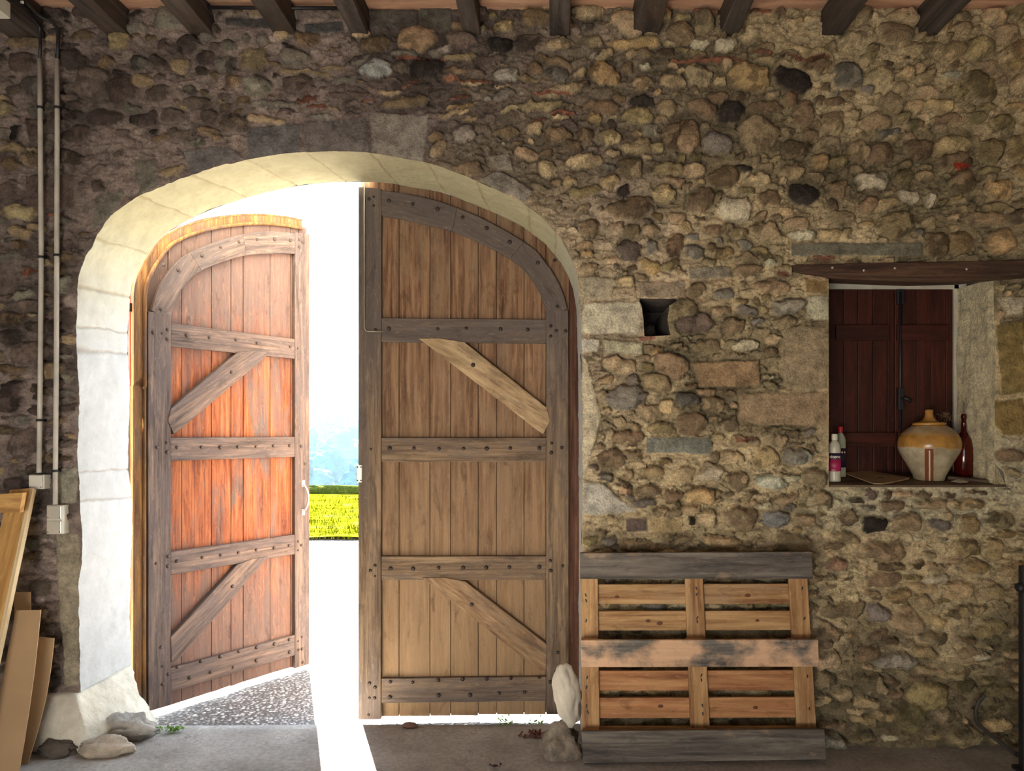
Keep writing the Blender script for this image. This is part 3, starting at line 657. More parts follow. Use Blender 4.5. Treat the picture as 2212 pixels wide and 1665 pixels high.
# ------------------------------------------------------------------ lumps (rocks)
def lump(name, c, r, mat, parent=None, amp=.25, seed=0, flat=0, sub=4, fr=1.6, rot=0):
    bm = bmesh.new(); bmesh.ops.create_icosphere(bm, subdivisions=sub, radius=1)
    for v in bm.verts:
        p = v.co.copy(); n = mnoise.fractal(p * fr + Vector((seed * 7.1, seed, 0)), .8, 2.1, 5)
        q = mnoise.cell(p * 1.3 + Vector((seed, 0, 0))) * .06
        p = p * (1 + amp * n + q * amp); p = Vector((p.x * r[0], p.y * r[1], p.z * r[2]))
        p.rotate(Matrix.Rotation(rot, 3, 'Y'))
        if p.z < -r[2] * (1 - flat) and flat: p.z = -r[2] * (1 - flat)
        v.co = p
    me = bpy.data.meshes.new(name); bm.to_mesh(me); bm.free()
    for p in me.polygons: p.use_smooth = True
    me.materials.append(mat); o = bpy.data.objects.new(name, me); C.objects.link(o); o.location = c
    if parent: o.parent = parent
    return o
lump('stone_fill', ((hx0 + hx1) / 2 - .03, D + .27, hz0 + .06), (.055, .05, .055), M['stone_dark'], hb, seed=5, sub=3)
# hole through the wall is closed behind by its lining

# base block under the left jamb: top fits jamb, foot spreads into the opening
def skinblock(name, top, bot, mat, nseg=26, amp=.02, seed=0, label=None, cat=None):
    """closed lofted block between two rings of points"""
    def ring(P):
        P = [np.array(p, float) for p in P]; out = []
        n = len(P)
        for i in range(n):
            for t in np.linspace(0, 1, nseg // n * 4 + 4, endpoint=False): out.append(P[i] * (1 - t) + P[(i + 1) % n] * t)
        return out
    A, B = ring(top), ring(bot); m = len(A); vs = []; fs = []; L = 24
    for l in range(L + 1):
        t = l / L
        for a_, b_ in zip(A, B):
            p = a_ * (1 - t) + b_ * t
            bulge = 1 + .06 * math.sin(math.pi * t)
            ctr = (sum(A) / m) * (1 - t) + (sum(B) / m) * t
            p = ctr + (p - ctr) * bulge
            n = mnoise.fractal(Vector(p * 6) + Vector((seed, 0, 0)), .8, 2.1, 5)
            d_ = (p - ctr); d_ = d_ / (np.linalg.norm(d_) + 1e-6); vs.append(tuple(p + d_ * n * amp))
    for l in range(L):
        for k in range(m):
            k2 = (k + 1) % m; fs.append((l * m + k, (l + 1) * m + k, (l + 1) * m + k2, l * m + k2))
    fs.append(tuple(range(m))); fs.append(tuple(L * m + k for k in range(m))[::-1])
    mb = MB(); mb.add(vs, fs, smooth=True); o = mb.build(name, mat)
    if label: tag(o, label, cat)
    return o
bt = skinblock('jamb_base_stone', [(-2.70, 3.86, .285), (-2.475, 3.86, .285), (-2.47, 4.36, .285), (-2.70, 4.36, .285)],
               [(-2.72, 3.80, .01), (-2.41, 3.82, .0), (-2.27, 4.02, .0), (-2.33, 4.40, -.08), (-2.74, 4.40, -.08)], M['reveal'] if False else plain('pale_limestone', (.62, .58, .48), .95, var=.2, sc=10, bmp=.7), seed=2,
               label='big pale flared stone under the left side of the arch', cat='stone')
lump_r = lump('rock', (-2.31, 4.02, .045), (.15, .10, .075), plain('grey_rubble_rock', (.40, .37, .33), .95, var=.35, sc=14, bmp=.9), seed=3, amp=.35)
tag(lump_r, 'jagged grey rock at the foot of the left arch stone', 'rock')
x, y, z = onfloor(218, 1636)
fr_ = lump('rock', (x, y + .05, .032), (.135, .07, .05), plain('buff_flat_rock', (.45, .38, .30), .95, var=.3, sc=12, bmp=.8), seed=9, amp=.25)
tag(fr_, 'flat low buff rock lying on the floor before the left arch stone', 'rock')
x, y, z = onfloor(150, 1625)
fr2 = lump('rock', (-2.53, 3.80, .03), (.09, .05, .05), M['stone_dark'], seed=12, amp=.3); tag(fr2, 'small dark rock in the shade beside the cardboard sheets', 'rock')
# right guard stone and rubble heap
cx = (1232 - VX) * 3.80 / F
gs = lump('guard_stone', (.083, 3.80, H - (1497 - VY) * 3.8 / F), (.066, .07, .165), plain('smooth_pale_boulder', (.52, .48, .40), .9, var=.15, sc=9, bmp=.35), seed=21, amp=.2, rot=math.radians(-8))
tag(gs, 'tall smooth pale boulder between the right door leaf and pallet', 'boulder')
heap = lump('rubble_heap', (.055, 3.82, .02), (.10, .11, .125), plain('crumbled_mortar', (.27, .225, .18), .95, var=.45, sc=16, bmp=1.), seed=23, amp=.3)
tag(heap, 'crumbled mortar heap under the smooth pale boulder', 'rubble')

# ------------------------------------------------------------------ floor, ceiling, side walls
mb = MB(); nxx, nyy = 90, 110; vs = []; fs = []
for i in range(nxx + 1):
    for k in range(nyy + 1):
        x = -3.4 + 6.5 * i / nxx; y = -4 + 8.19 * k / nyy
        vs.append((x, y, .006 * mnoise.noise(Vector((x * 1.3, y * 1.3, 0)))))
for i in range(nxx):
    for k in range(nyy): a_ = i * (nyy + 1) + k; fs.append((a_, a_ + nyy + 1, a_ + nyy + 2, a_ + 1))
# threshold step with chipped edge
e = [i * (nyy + 1) + nyy for i in range(nxx + 1)]; n0 = len(vs)
for i in e: v = vs[i]; vs.append((v[0], v[1] + .006, -.10))
for i in range(nxx): fs.append((e[i], e[i + 1], n0 + i + 1, n0 + i))
mb.add(vs, fs, smooth=True); fl = mb.build('floor', M['floor'], fix=False); tag(fl, 'worn grey concrete barn floor', 'floor', kind='structure')
# unseen rear wall; its wide low opening is added to let light in
mb = MB(); mb.box((-3.5, -2.3, -.1), (-2.9, -2.1, 4.0)); mb.box((.3, -2.3, -.1), (3.2, -2.1, 4.0)); mb.box((-2.9, -2.3, 1.9), (.3, -2.1, 4.0))
o = mb.build('wall_front', M['stone']); tag(o, 'stone wall behind the viewer, wide opening added to let light in', 'wall', kind='structure')
mb = MB(); mb.box((-3.6, -4.2, -.1), (-3.4, 3.95, 4.0)); o = mb.build('wall_left', M['stone']); tag(o, 'left side wall of the barn', 'wall', kind='structure')
mb = MB(); mb.box((3.1, -4.2, -.1), (3.3, 3.95, 4.0)); o = mb.build('wall_right', M['stone']); tag(o, 'right side wall of the barn', 'wall', kind='structure')
mb = MB(); zc = H + (VY - 19) / 410.26
for k in range(26):
    y1_ = 4.3 - k * .33; mb.box((-3.5, y1_ - .327, zc), (3.2, y1_, zc + .03), (1, 0, 0))
o = mb.build('ceiling', M['ceiling'], bevel=.002); tag(o, 'pinkish timber ceiling boards above the dark beams', 'ceiling', kind='structure')

beams = [(18, 95), (228, 277), (412, 462), (592, 640), (757, 797), (1000, 1037), (1187, 1230), (1366, 1424), (1555, 1594), (1776, 1822), (1981, 2024)]
ords = ['thick dark ceiling beam in the far left corner beside the white box', 'dark ceiling beam second from the left, just right of the black cables', 'dark ceiling beam third from the left',
        'dark ceiling beam fourth from the left, black conduit on both its sides', 'dark ceiling beam fifth from the left, above the left half of the arch', 'ceiling beam sixth from the left, above the right half of the arch',
        'short brown ceiling beam seen head-on with a vertical crack', 'wide brown ceiling beam just right of the cracked one', 'slanting ceiling beam third from the right', 'slanting ceiling beam second from the right', 'slanting ceiling beam farthest to the right, above the window niche']
for i, (a_, b_) in enumerate(beams):
    mb = MB(); x0 = XZ(a_, 0)[0]; x1 = XZ(b_, 0)[0]; zb_ = H + (VY - (75 if i else 82)) / 410.26 + .004 * math.sin(i * 3)
    n = 24; vs = []
    for k in range(n + 1):
        y = D + .02 - 7.8 * (k / n) ** 1.5
        w1 = .006 * mnoise.noise(Vector((i * 5, y * 3, 0))); w2 = .006 * mnoise.noise(Vector((i * 5 + 2, y * 3, 1)))
        if k == 0: w1 = w2 = 0
        vs += [(x0 + w1, y, zb_ + w2), (x1 + w2, y, zb_ - w1), (x1 + w2, y, zc), (x0 + w1, y, zc)]
    fs = [(0, 1, 2, 3), (4 * n + 3, 4 * n + 2, 4 * n + 1, 4 * n)]
    for k in range(n):
        for q in range(4): fs.append((4 * k + q, 4 * k + (q + 1) % 4, 4 * k + 4 + (q + 1) % 4, 4 * k + 4 + q))
    mb.add(vs, fs, (0, 1, 0)); o = mb.build('ceiling_beam', M['beam'], bevel=.005); tag(o, ords[i], 'beam', 'dark beams across the ceiling')
# long black conduit at the wall head between the beams
mb = MB()
for q in range(2): mb.tube([(XZ(455, 0)[0], D - .045 - q * .02, zc - .018 - q * .012), (XZ(740, 0)[0], D - .045 - q * .02, zc - .022 - q * .012)], .009, 10)
o = mb.build('black_cable', M['black']); tag(o, 'twin black cables running along the top of the wall between beams', 'cable')

# ------------------------------------------------------------------ door leaves
def leafpx(px, py): return ((1243 - px) / 363.6, H - (py - VY) / 363.6)      # right leaf: s from hinge, height
XS = archc[:, 0]; ZS = archc[:, 1]; ipk = ZS.argmax()
def topR(s):
    X = .146 - s; m = XS[ipk:][::-1]; return float(np.interp(X, m, ZS[ipk:][::-1])) + .03 if X > XS[ipk] else float(ZS[ipk]) + .03
def topL(s):
    X = -2.49 + s * 1.08; m = XS[:ipk + 1]; sel = ZS[:ipk + 1] > 1.9
    return float(np.interp(X, m[sel], ZS[:ipk + 1][sel])) + .03 if X < XS[ipk] else float(ZS[ipk]) + .03
rivet_me = None
def rivet(parent, x, z, y, r=.010):
    global rivet_me
    if rivet_me is None:
        mb = MB(); mb.lathe([(.011, 0), (.011, .003), (.0085, .0065), (.004, .008)], seg=8, axis='y'); o = mb.build('rivet', M['iron'], parent); rivet_me = o.data
    else:
        o = bpy.data.objects.new('rivet', rivet_me); C.objects.link(o); o.parent = parent
    o.location = (x, y, z); o.rotation_euler = (0, random.uniform(0, 1), 0); k = r / .010; o.scale = (k, k, k); return o
def leaf(root, sg, W_, s_st, s_pan, top, mp, mf, mbr, mbr2, seams, ks):
    """sg=+1: local x=s; -1: local x=-s.  ks maps the right leaf's panel s to this one"""
    def P(s, z): return (sg * s, z)
    def K(pts): return [P(ks(s), z) for s, z in pts]
    mb = MB(); edges = [s_edge for s_edge in seams]
    for a_, b_ in zip(edges[:-1], edges[1:]):
        g = .0018; ss = np.linspace(a_ + g, b_ - g, 7)
        pts = [P(a_ + g, -.045 + random.uniform(-.004, .004)), P(b_ - g, -.045 + random.uniform(-.004, .004))] + [P(float(s), top(float(s))) for s in ss[::-1]]
        dy = random.uniform(-.0015, .0015); mb.prism(pts, .030 + dy, .055, (0, 0, 1))
    ss = np.linspace(edges[0] - .012, edges[-1] - .01, 40); mb.prism([P(edges[0] - .012, -.04), P(edges[-1] - .01, -.04)] + [P(float(s_), top(float(s_)) - .006) for s_ in ss[::-1]], .046, .053, (0, 0, 1))  # hidden backing added behind the seams to stop light leaking through
    mb.build('plank_panel', mp, root, bevel=.002)
    zr = [(2.33, 2.187), (1.622, 1.477), (.913, .77), (.192, .045)]
    # stiles
    sy = -.004
    hs = K([leafpx(1178, 668), leafpx(1224, 668)])
    mb = MB(); mb.prism([P(s_st[0], -.035), P(s_st[1], -.035), P(s_st[1], 2.385), P(s_st[0], 2.385)], sy, .030, (0, 0, 1)); mb.build('stile', mf, root, bevel=.004, jitter=.003)
    fs0, fs1 = s_pan[1], W_
    mb = MB(); mb.prism([P(fs0, -.052), P(fs1, -.052), P(fs1, 3.115), P(fs0, 3.10)], sy, .030, (0, 0, 1)); mb.build('stile', mf, root, bevel=.004, jitter=.003)
    for zt_, zb_ in zr:
        w = random.uniform(-.004, .004)
        mb = MB(); mb.prism([P(s_pan[0], zb_), P(s_pan[1], zb_ + w), P(s_pan[1], zt_ + w), P(s_pan[0], zt_)], sy + .003, .030, (1, 0, 0)); mb.build('rail', mf, root, bevel=.004)
    # curved head in three pieces
    outer = [leafpx(*p) for p in [(822, 411), (860, 415), (900, 422), (945, 433), (985, 447), (1025, 463), (1060, 480), (1095, 499), (1130, 520), (1155, 538), (1175, 562), (1192, 585), (1205, 608), (1216, 634), (1224, 665)]]
    inner = [leafpx(*p) for p in [(822, 465), (860, 470), (900, 479), (938, 487), (975, 497), (1008, 510), (1042, 525), (1072, 540), (1100, 556), (1123, 573), (1140, 592), (1155, 612), (1166, 634), (1174, 656), (1179, 680)]]
    for a_, b_ in ((0, 4), (4, 8), (8, 14)):
        pts = K(outer[a_:b_ + 1]) + K(inner[a_:b_ + 1])[::-1]
        d = Vector((pts[b_ - a_][0] - pts[0][0], 0, pts[b_ - a_][1] - pts[0][1]))
        mb = MB(); mb.prism(pts, sy + .001, .030, d); mb.build('curved_rail', mf, root, bevel=.003)
    # braces
    b1 = [leafpx(*p) for p in [(903, 731), (945, 730), (1001, 738), (1180, 880), (1187, 908), (1172, 938), (1150, 922)]]
    b2 = [leafpx(*p) for p in [(910, 1248), (955, 1247), (1003, 1256), (1180, 1394), (1178, 1452), (1163, 1450), (1130, 1425)]]
    for bb, m_ in ((b1, mbr), (b2, mbr2)):
        pts = K(bb); d = Vector((pts[4][0] - pts[0][0], 0, pts[4][1] - pts[0][1])); mb = MB(); mb.prism(pts, sy - .006, .030, d); mb.build('brace', m_, root, bevel=.004)
    # rivets
    R = [(838, 710), (943, 710), (1005, 708), (1079, 710), (1138, 711)] + [(840, 968), (892, 968), (946, 969), (999, 969), (1049, 969), (1100, 968), (1163, 968)] + \
        [(842, 1228), (890, 1229), (945, 1227), (998, 1227), (1048, 1227), (1098, 1226), (1163, 1226)] + [(841, 1473), (889, 1474), (944, 1470), (997, 1468), (1049, 1468), (1101, 1467), (1163, 1466)] + \
        [(840, 1506), (945, 1503), (1013, 1503), (1076, 1499), (1131, 1498)] + [(838, 433), (889, 440), (943, 451), (997, 468), (1049, 491), (1099, 521), (1160, 565), (1202, 660), (1196, 560)] + \
        [(1020, 788), (1017, 1306)]
    for px, py in R:
        s, z = leafpx(px, py); s = ks(s); rivet(root, sg * s, z, sy - (.006 if (px, py) in ((1020, 788), (1017, 1306)) else -.001), random.uniform(.009, .0125))
    S2 = [(1188, 703), (1200, 713), (1220, 714), (1188, 725), (1190, 957), (1212, 967), (1189, 978), (1187, 1212), (1214, 1224), (1188, 1234), (1203, 1412), (1200, 1455), (1187, 1476), (1200, 1495)]
    for px, py in S2: s, z = leafpx(px, py); rivet(root, sg * s, z, sy, random.uniform(.007, .012))
    S3 = [(798, 430), (808, 425), (808, 444), (802, 970), (812, 712), (801, 1232), (811, 1221), (811, 1244), (799, 1475), (811, 1484), (799, 1507), (810, 1507), (797, 1543)]
    for px, py in S3: s, z = leafpx(px, py); rivet(root, sg * (s - .0 + (W_ - 1.287)), z, sy, random.uniform(.006, .010))
door2 = empty('door_2', (.15, 4.437, 0), math.radians(1.6)); tag(door2, 'closed right leaf of the arched barn door, brown planks with pale diagonal braces', 'door', kind='structure')
seamR = [.038] + [(1243 - x) / 363.6 for x in (1178, 1130, 1070, 1030, 970, 925, 858, 815, 774)]
leaf(door2, -1, 1.294, (.045, .178), (.178, 1.158), topR, M['r_panel'], M['r_frame'], M['r_brace'], M['r_brace2'], seamR, lambda s: s)
M['shaded_red_wood'] = wood('shaded_red_board', (.13, .06, .035), (.075, .03, .018), (.03, .014, .01))
mb = MB(); ss_ = np.linspace(-.045, .0392, 8); mb.prism([(.045, -.04), (-.0392, -.04)] + [(-float(q), topR(float(q))) for q in ss_[::-1]], .029, .0455, (0, 0, 1)); mb.build('shaded_hinge_board', M['shaded_red_wood'], door2)  # red-brown edge plank, its colour darkened for the shade at the hinge
# sliding bolt rod and strike plate on the free stile
mb = MB(); s = (1243 - 787) / 363.6; za = leafpx(0, 378)[1]; zb2 = leafpx(0, 716)[1]
mb.tube([(-s, -.014, za), (-s, -.014, zb2 + .02), (-s + .008, -.014, zb2 + .004), (-s + .02, -.014, zb2), (-(1243 - 830) / 363.6, -.014, zb2)], .0045, 10)
o = mb.build('bolt_rod', plain('worn_steel_rod', (.30, .26, .19), .4, .6), door2)
mb = MB(); s0 = (1243 - 769) / 363.6; s1 = (1243 - 781) / 363.6; z0 = leafpx(0, 1042)[1]; z1 = leafpx(0, 1004)[1]
mb.box((-s0, -.009, z0), (-s1, -.004, z1)); o = mb.build('latch_plate', M['pale_metal'], door2, bevel=.003); o['label'] = 'pale metal latch plate'
for a_ in (.2, .8):
    for b_ in (.12, .88): rivet(door2, -(s0 * (1 - a_) + s1 * a_), z0 * (1 - b_) + z1 * b_, -.0092, .004)
door1 = empty('door_1', (-2.4525, 4.449, 0), math.atan2(.831, .556)); tag(door1, 'left leaf of the arched barn door swung outwards, orange planks with mauve grey frame', 'door', kind='structure')
kk = lambda s: .172 + (s - .178) * .912 / .98
seamL = [-.005, .172, .257, .46, .60, .69, .90, 1.07, 1.14, 1.21]
leaf(door1, 1, 1.21, (.033, .172), (.172, 1.084), topL, M['l_panel'], M['l_frame'], M['l_frame'], M['l_frame'], seamL, kk)
# hinge edge: honey board, half-round bead, red paint on the outer arris, following the arch
def edgepath(off, n=40):
    z = list(np.linspace(-.03, 2.35, 14)); out = [(off, zz) for zz in z]
    for s in np.linspace(.0, .55, n) ** 1.0 * 1.0:
        pass
    return out
def archpath(d_in):
    """points (s,z) along the leaf outline, d_in metres inside the top curve"""
    ss = np.concatenate([[0.0], np.geomspace(.002, 1.16, 60)]); P = np.array([(s, topL(s)) for s in ss]); P = np.concatenate([[[0, -.03]], P[P[:, 1] > 0]])
    Q = []
    for i, p in enumerate(P):
        t = P[min(i + 1, len(P) - 1)] - P[max(i - 1, 0)]; t = t / np.linalg.norm(t); n = np.array((t[1], -t[0])); Q.append(p + n * d_in)
    return Q
def ribbon(name, d0, d1, y0, y1, mat, smax=1.0):
    A, B = archpath(d0), archpath(d1); vs = []; fs = []
    for a_, b_ in zip(A, B): vs += [(a_[0], y0, a_[1]), (b_[0], y0, b_[1]), (b_[0], y1, b_[1]), (a_[0], y1, a_[1])]
    n = len(A)
    for i in range(n - 1):
        for q in range(4): fs.append((4 * i + q, 4 * i + (q + 1) % 4, 4 * i + 4 + (q + 1) % 4, 4 * i + 4 + q))
    fs += [(0, 1, 2, 3), (4 * n - 1, 4 * n - 2, 4 * n - 3, 4 * n - 4)]
    mb = MB(); mb.add(vs, fs); return mb.build(name, mat, door1)
ribbon('edge_board', -.045, .012, .012, .030, M['l_edge'])
ribbon('edge_board', -.050, -.040, .010, .075, M['l_edge'])
o = ribbon('painted_edge', -.056, -.048, .045, .080, M['red_paint']); o['label'] = 'red painted outer edge'
A = archpath(.016); mb = MB(); mb.tube([(p[0], .010, p[1]) for p in A], .011, 10); mb.build('bead_moulding', M['l_edge'], door1)
# pull handle, keyhole
def sL(px): k = (px - VX) / F; return (-2.4525 - k * 4.449) / (k * .831 - .556)
def zL(px, py): s = sL(px); return s, H - (py - VY) * (4.449 + .831 * s) / F
hd = empty('handle', (0, 0, 0)); hd.parent = door1
s, z1 = zL(654, 1042); _, z2 = zL(654, 1108); z1, z2 = max(z1, z2), min(z1, z2)
mb = MB(); pts = [(s, -.010, z1 - .018)]
for k in range(13): t = k / 12; pts.append((s, -.014 - .05 * math.sin(math.pi * t) ** .7, z1 - .02 + (z2 - z1 + .04) * t))
mb.tube(pts, .008, 12); o = mb.build('grip', M['pale_metal'], hd)
mb = MB(); mb.box((s - .014, -.008, z1 - .03), (s + .014, -.003, z1 + .015)); mb.box((s - .014, -.008, z2 - .015), (s + .014, -.003, z2 + .03)); mb.build('mount_plate', M['pale_metal'], hd, bevel=.002)
s, z = zL(659, 1002); mb = MB(); mb.lathe([(.012, 0), (.012, .003), (.006, .003)], seg=16, axis='y'); o = mb.build('keyhole', M['iron'], door1); o.location = (s, -.004, z)
s, z = zL(282, 660); mb = MB(); mb.box((-.07, .03, 2.375), (-.045, .05, 2.425)); mb.build('hinge_lug', M['iron'], door1)

# ------------------------------------------------------------------ lintel and shutters
mb = MB(); L = [XZ(1712, 572, 3.87), XZ(1860, 566, 3.87), XZ(2240, 556, 3.87), XZ(2290, 556, 3.87)]
def lq(px, py, Y): return W(px, py, Y)
xa, xb = 1712, 2290; cols_ = [1712, 1790, 1900, 2020, 2135, 2212, 2290]; topy = [572, 570, 567, 565, 563, 560, 558]; midy = [586, 590, 594, 597, 597, 590, 588]; boty = [588, 601, 606, 610, 607, 601, 598]
vs = []; fs = []
for x_, t_, m_, b_ in zip(cols_, topy, midy, boty):
    vs += [W(x_, t_, 3.865), W(x_, m_, 3.865), W(x_, b_, 3.885), (W(x_, b_, 3.885)[0], 4.22, W(x_, b_, 3.885)[2] + .046), (W(x_, t_, 3.865)[0], 4.22, W(x_, t_, 3.865)[2])]
n = len(cols_)
for i in range(n - 1):
    for q in range(5): fs.append((5 * i + q, 5 * i + (q + 1) % 5, 5 * i + 5 + (q + 1) % 5, 5 * i + 5 + q))
fs += [(0, 1, 2, 3, 4), tuple(5 * n - 1 - q for q in range(5))]
mb.add(vs, fs, (1, 0, 0)); lint = mb.build('wooden_lintel', M['lintel'], bevel=.005); tag(lint, 'dark old oak lintel beam over the shuttered niche', 'beam')
for px, py in ((1798, 578), (1866, 584), (1933, 579), (2088, 581)):
    mb = MB(); mb.lathe([(.007, 0), (.007, .003), (.003, .005)], seg=10, axis='y'); o = mb.build('peg', M['pale_metal'], lint); o.location = W(px, py, 3.866)
wn = empty('window_1', (1.9, YN, 1.43)); tag(wn, 'closed dark red-brown shutters with black bolt in the niche', 'window', kind='structure')
def wloc(px, py, dy=0): p = W(px, py, YN); return (p[0] - 1.9, dy, p[2] - 1.43)
def wprism(name, x0, x1, y0, y1, d0, d1, mat, g=(0, 0, 1), bev=.002, parent=None):
    a_ = wloc(x0, y1); b_ = wloc(x1, y0); mb = MB(); mb.box((a_[0], d0, a_[2]), (b_[0], d1, b_[2]), g); return mb.build(name, mat, parent or wn, bevel=bev)
M['whiteframe'] = plain('pale_painted_frame', (.50, .47, .38), .7)
wprism('frame', 1782, 2088, 595, 624, .0, .05, M['whiteframe'], (1, 0, 0)); wprism('frame', 2061, 2072, 614, 1030, .0, .05, M['whiteframe'])
for nm, xs_ in (('shutter', (1786, 1824, 1855, 1888, 1919, 1934)), ('shutter', (1935, 1951, 1982, 2014, 2046, 2061))):
    a_ = wloc(xs_[0], 1022); mb = MB()
    for u, v in zip(xs_[:-1], xs_[1:]):
        p0 = wloc(u, 1024); p1 = wloc(v, 624); mb.box((p0[0] + .0012, .012, p0[2]), (p1[0] - .0012, .034, p1[2]), (0, 0, 1))
    sh = mb.build('shutter', M['shutter'], wn, bevel=.003)
    x0_, x1_ = (1805, 1919) if xs_[0] < 1900 else (1926, 2047)
    for yy in ((702, 735), (934, 964)):
        xa_ = x0_ if yy[0] < 900 else xs_[0] + 3; xb_ = x1_ if yy[0] < 900 else xs_[-1] - 2
        if xs_[0] > 1900: xa_ = max(xa_, 1937)
        o = wprism('batten', xa_, xb_, yy[0], yy[1], -.012, .012, M['shutter'], (1, 0, 0), .003, sh)
bolt = empty('bolt'); bolt.parent = wn
mb = MB(); p = wloc(1941, 632); q = wloc(1941, 928); mb.tube([(p[0], -.020, p[2]), (q[0], -.020, q[2])], .008, 10); mb.build('bar', M['black'], bolt)
mb = MB(); p = wloc(1935, 658); q = wloc(1950, 626); mb.box((p[0], -.022, p[2]), (q[0], .0, q[2])); p = wloc(1936, 885); q = wloc(1948, 838); mb.box((p[0], -.03, p[2]), (q[0], -.0, q[2])); mb.build('keeper', M['black'], bolt, bevel=.004)
mb = MB(); p = wloc(1943, 862); q = wloc(1960, 868); mb.tube([(p[0], -.03, p[2]), (p[0] + .012, -.045, p[2] + .004), (q[0], -.05, q[2])], [.008, .009, .011], 10); mb.build('lever', M['black'], bolt)
# closing panel behind the shutters
mb = MB(); mb.box((1.40 - 1.9, .040, -.15), (2.5 - 1.9, .06, 1.2)); mb.build('backing', M['lintel'], wn)

# ------------------------------------------------------------------ things on the sill
def glass(name, col, rough=.08):
    m, nt, b = newmat(name); b.inputs['Base Color'].default_value = (*col, 1); b.inputs['Roughness'].default_value = rough; b.inputs['Transmission Weight'].default_value = .75; b.inputs['IOR'].default_value = 1.45
    n = noise(nt, objco(nt), 20, 3); nt.links.new(ramp(nt, n, [(.3, tuple(c_ * .8 for c_ in col)), (.7, col)]), b.inputs['Base Color']); return m
# jar
YJ = 4.035; pj = 2007; sc = YJ / F; bx = (pj - VX) * sc; bz = sillz(YJ - .05) + .001
base_py = VY + (H - bz) * F / YJ
def prof(lst): return [(r * sc, (base_py - y) * sc) for y, r in lst]
def glazed():
    m, nt, b = newmat('half_glazed_stoneware'); ob = objco(nt)
    sep = nt.nodes.new('ShaderNodeSeparateXYZ'); nt.links.new(ob, sep.inputs[0])
    body = ramp(nt, noise(nt, ob, 14, 6, .65), [(.3, (.22, .175, .105)), (.7, (.48, .41, .28))])
    band = add(nt, sep.outputs['Z'], mul(nt, add(nt, noise(nt, mapping(nt, ob, (1, 1, .3)), 9, 4), -.5), .05))
    mr = nt.nodes.new('ShaderNodeMapRange'); mr.inputs[1].default_value = 0; mr.inputs[2].default_value = .40; nt.links.new(band, mr.inputs[0])
    f = ramp(nt, mr.outputs[0], [(.435, 0), (.455, 1), (.60, 1), (.68, .25), (.72, .15), (.735, 1)])
    c = mix(nt, f, body, ramp(nt, noise(nt, ob, 20, 4), [(.3, (.28, .14, .035)), (.7, (.50, .26, .06))]))
    # brown drip down the front and its pale twin
    def strip(cx, w, ztop, colr, c):
        dx = add(nt, add(nt, mul(nt, sep.outputs['X'], .891), mul(nt, sep.outputs['Y'], -.454)), -cx); ab = nt.nodes.new('ShaderNodeMath'); ab.operation = 'ABSOLUTE'; nt.links.new(add(nt, dx, mul(nt, add(nt, noise(nt, mapping(nt, ob, (0, 0, 1)), 22, 3), -.5), .004)), ab.inputs[0])
        lt = nt.nodes.new('ShaderNodeMath'); lt.operation = 'LESS_THAN'; nt.links.new(ab.outputs[0], lt.inputs[0]); lt.inputs[1].default_value = w
        lz = nt.nodes.new('ShaderNodeMath'); lz.operation = 'LESS_THAN'; nt.links.new(sep.outputs['Z'], lz.inputs[0]); lz.inputs[1].default_value = ztop
        ly = nt.nodes.new('ShaderNodeMath'); ly.operation = 'LESS_THAN'; nt.links.new(sep.outputs['Y'], ly.inputs[0]); ly.inputs[1].default_value = 0
        return mix(nt, mul(nt, mul(nt, lt.outputs[0], lz.outputs[0]), ly.outputs[0]), c, colr)
    c = strip(.0, .021, .175, (.17, .045, .012), c); c = strip(.002, .0035, .165, (.60, .52, .38), c)
    nt.links.new(c, b.inputs['Base Color']); rr = ramp(nt, f, [(0, .75), (1, .22)]); nt.links.new(rr, b.inputs['Roughness'])
    bump(nt, b, noise(nt, ob, 50, 4), .15, .004); return m
jar = empty('stoneware_jar', (bx, YJ, bz)); tag(jar, 'big round stoneware jar with honey glaze band and lid on the niche sill', 'jar')
mj = glazed()
mb = MB(); mb.lathe([(0.001, .001), (28.5 * sc, 0)] + prof([(base_py - 3, 30), (base_py - 10, 32), (1018, 37), (1008, 42), (998, 47), (988, 53), (978, 58.5), (970, 61.5), (962, 63), (954, 62.5), (946, 60.5), (938, 56), (931, 50), (925, 43), (921, 36), (918, 34)]), seg=64)
mb.build('body', mj, jar)
mb = MB(); mb.lathe(prof([(920, 31), (919, 33), (914, 33.5), (912.5, 32), (912, 24), (909, 17), (905, 12), (899, 9), (893, 8), (888, 8.5), (885, 7), (884, 3)]), seg=48); mb.build('lid', mj, jar)
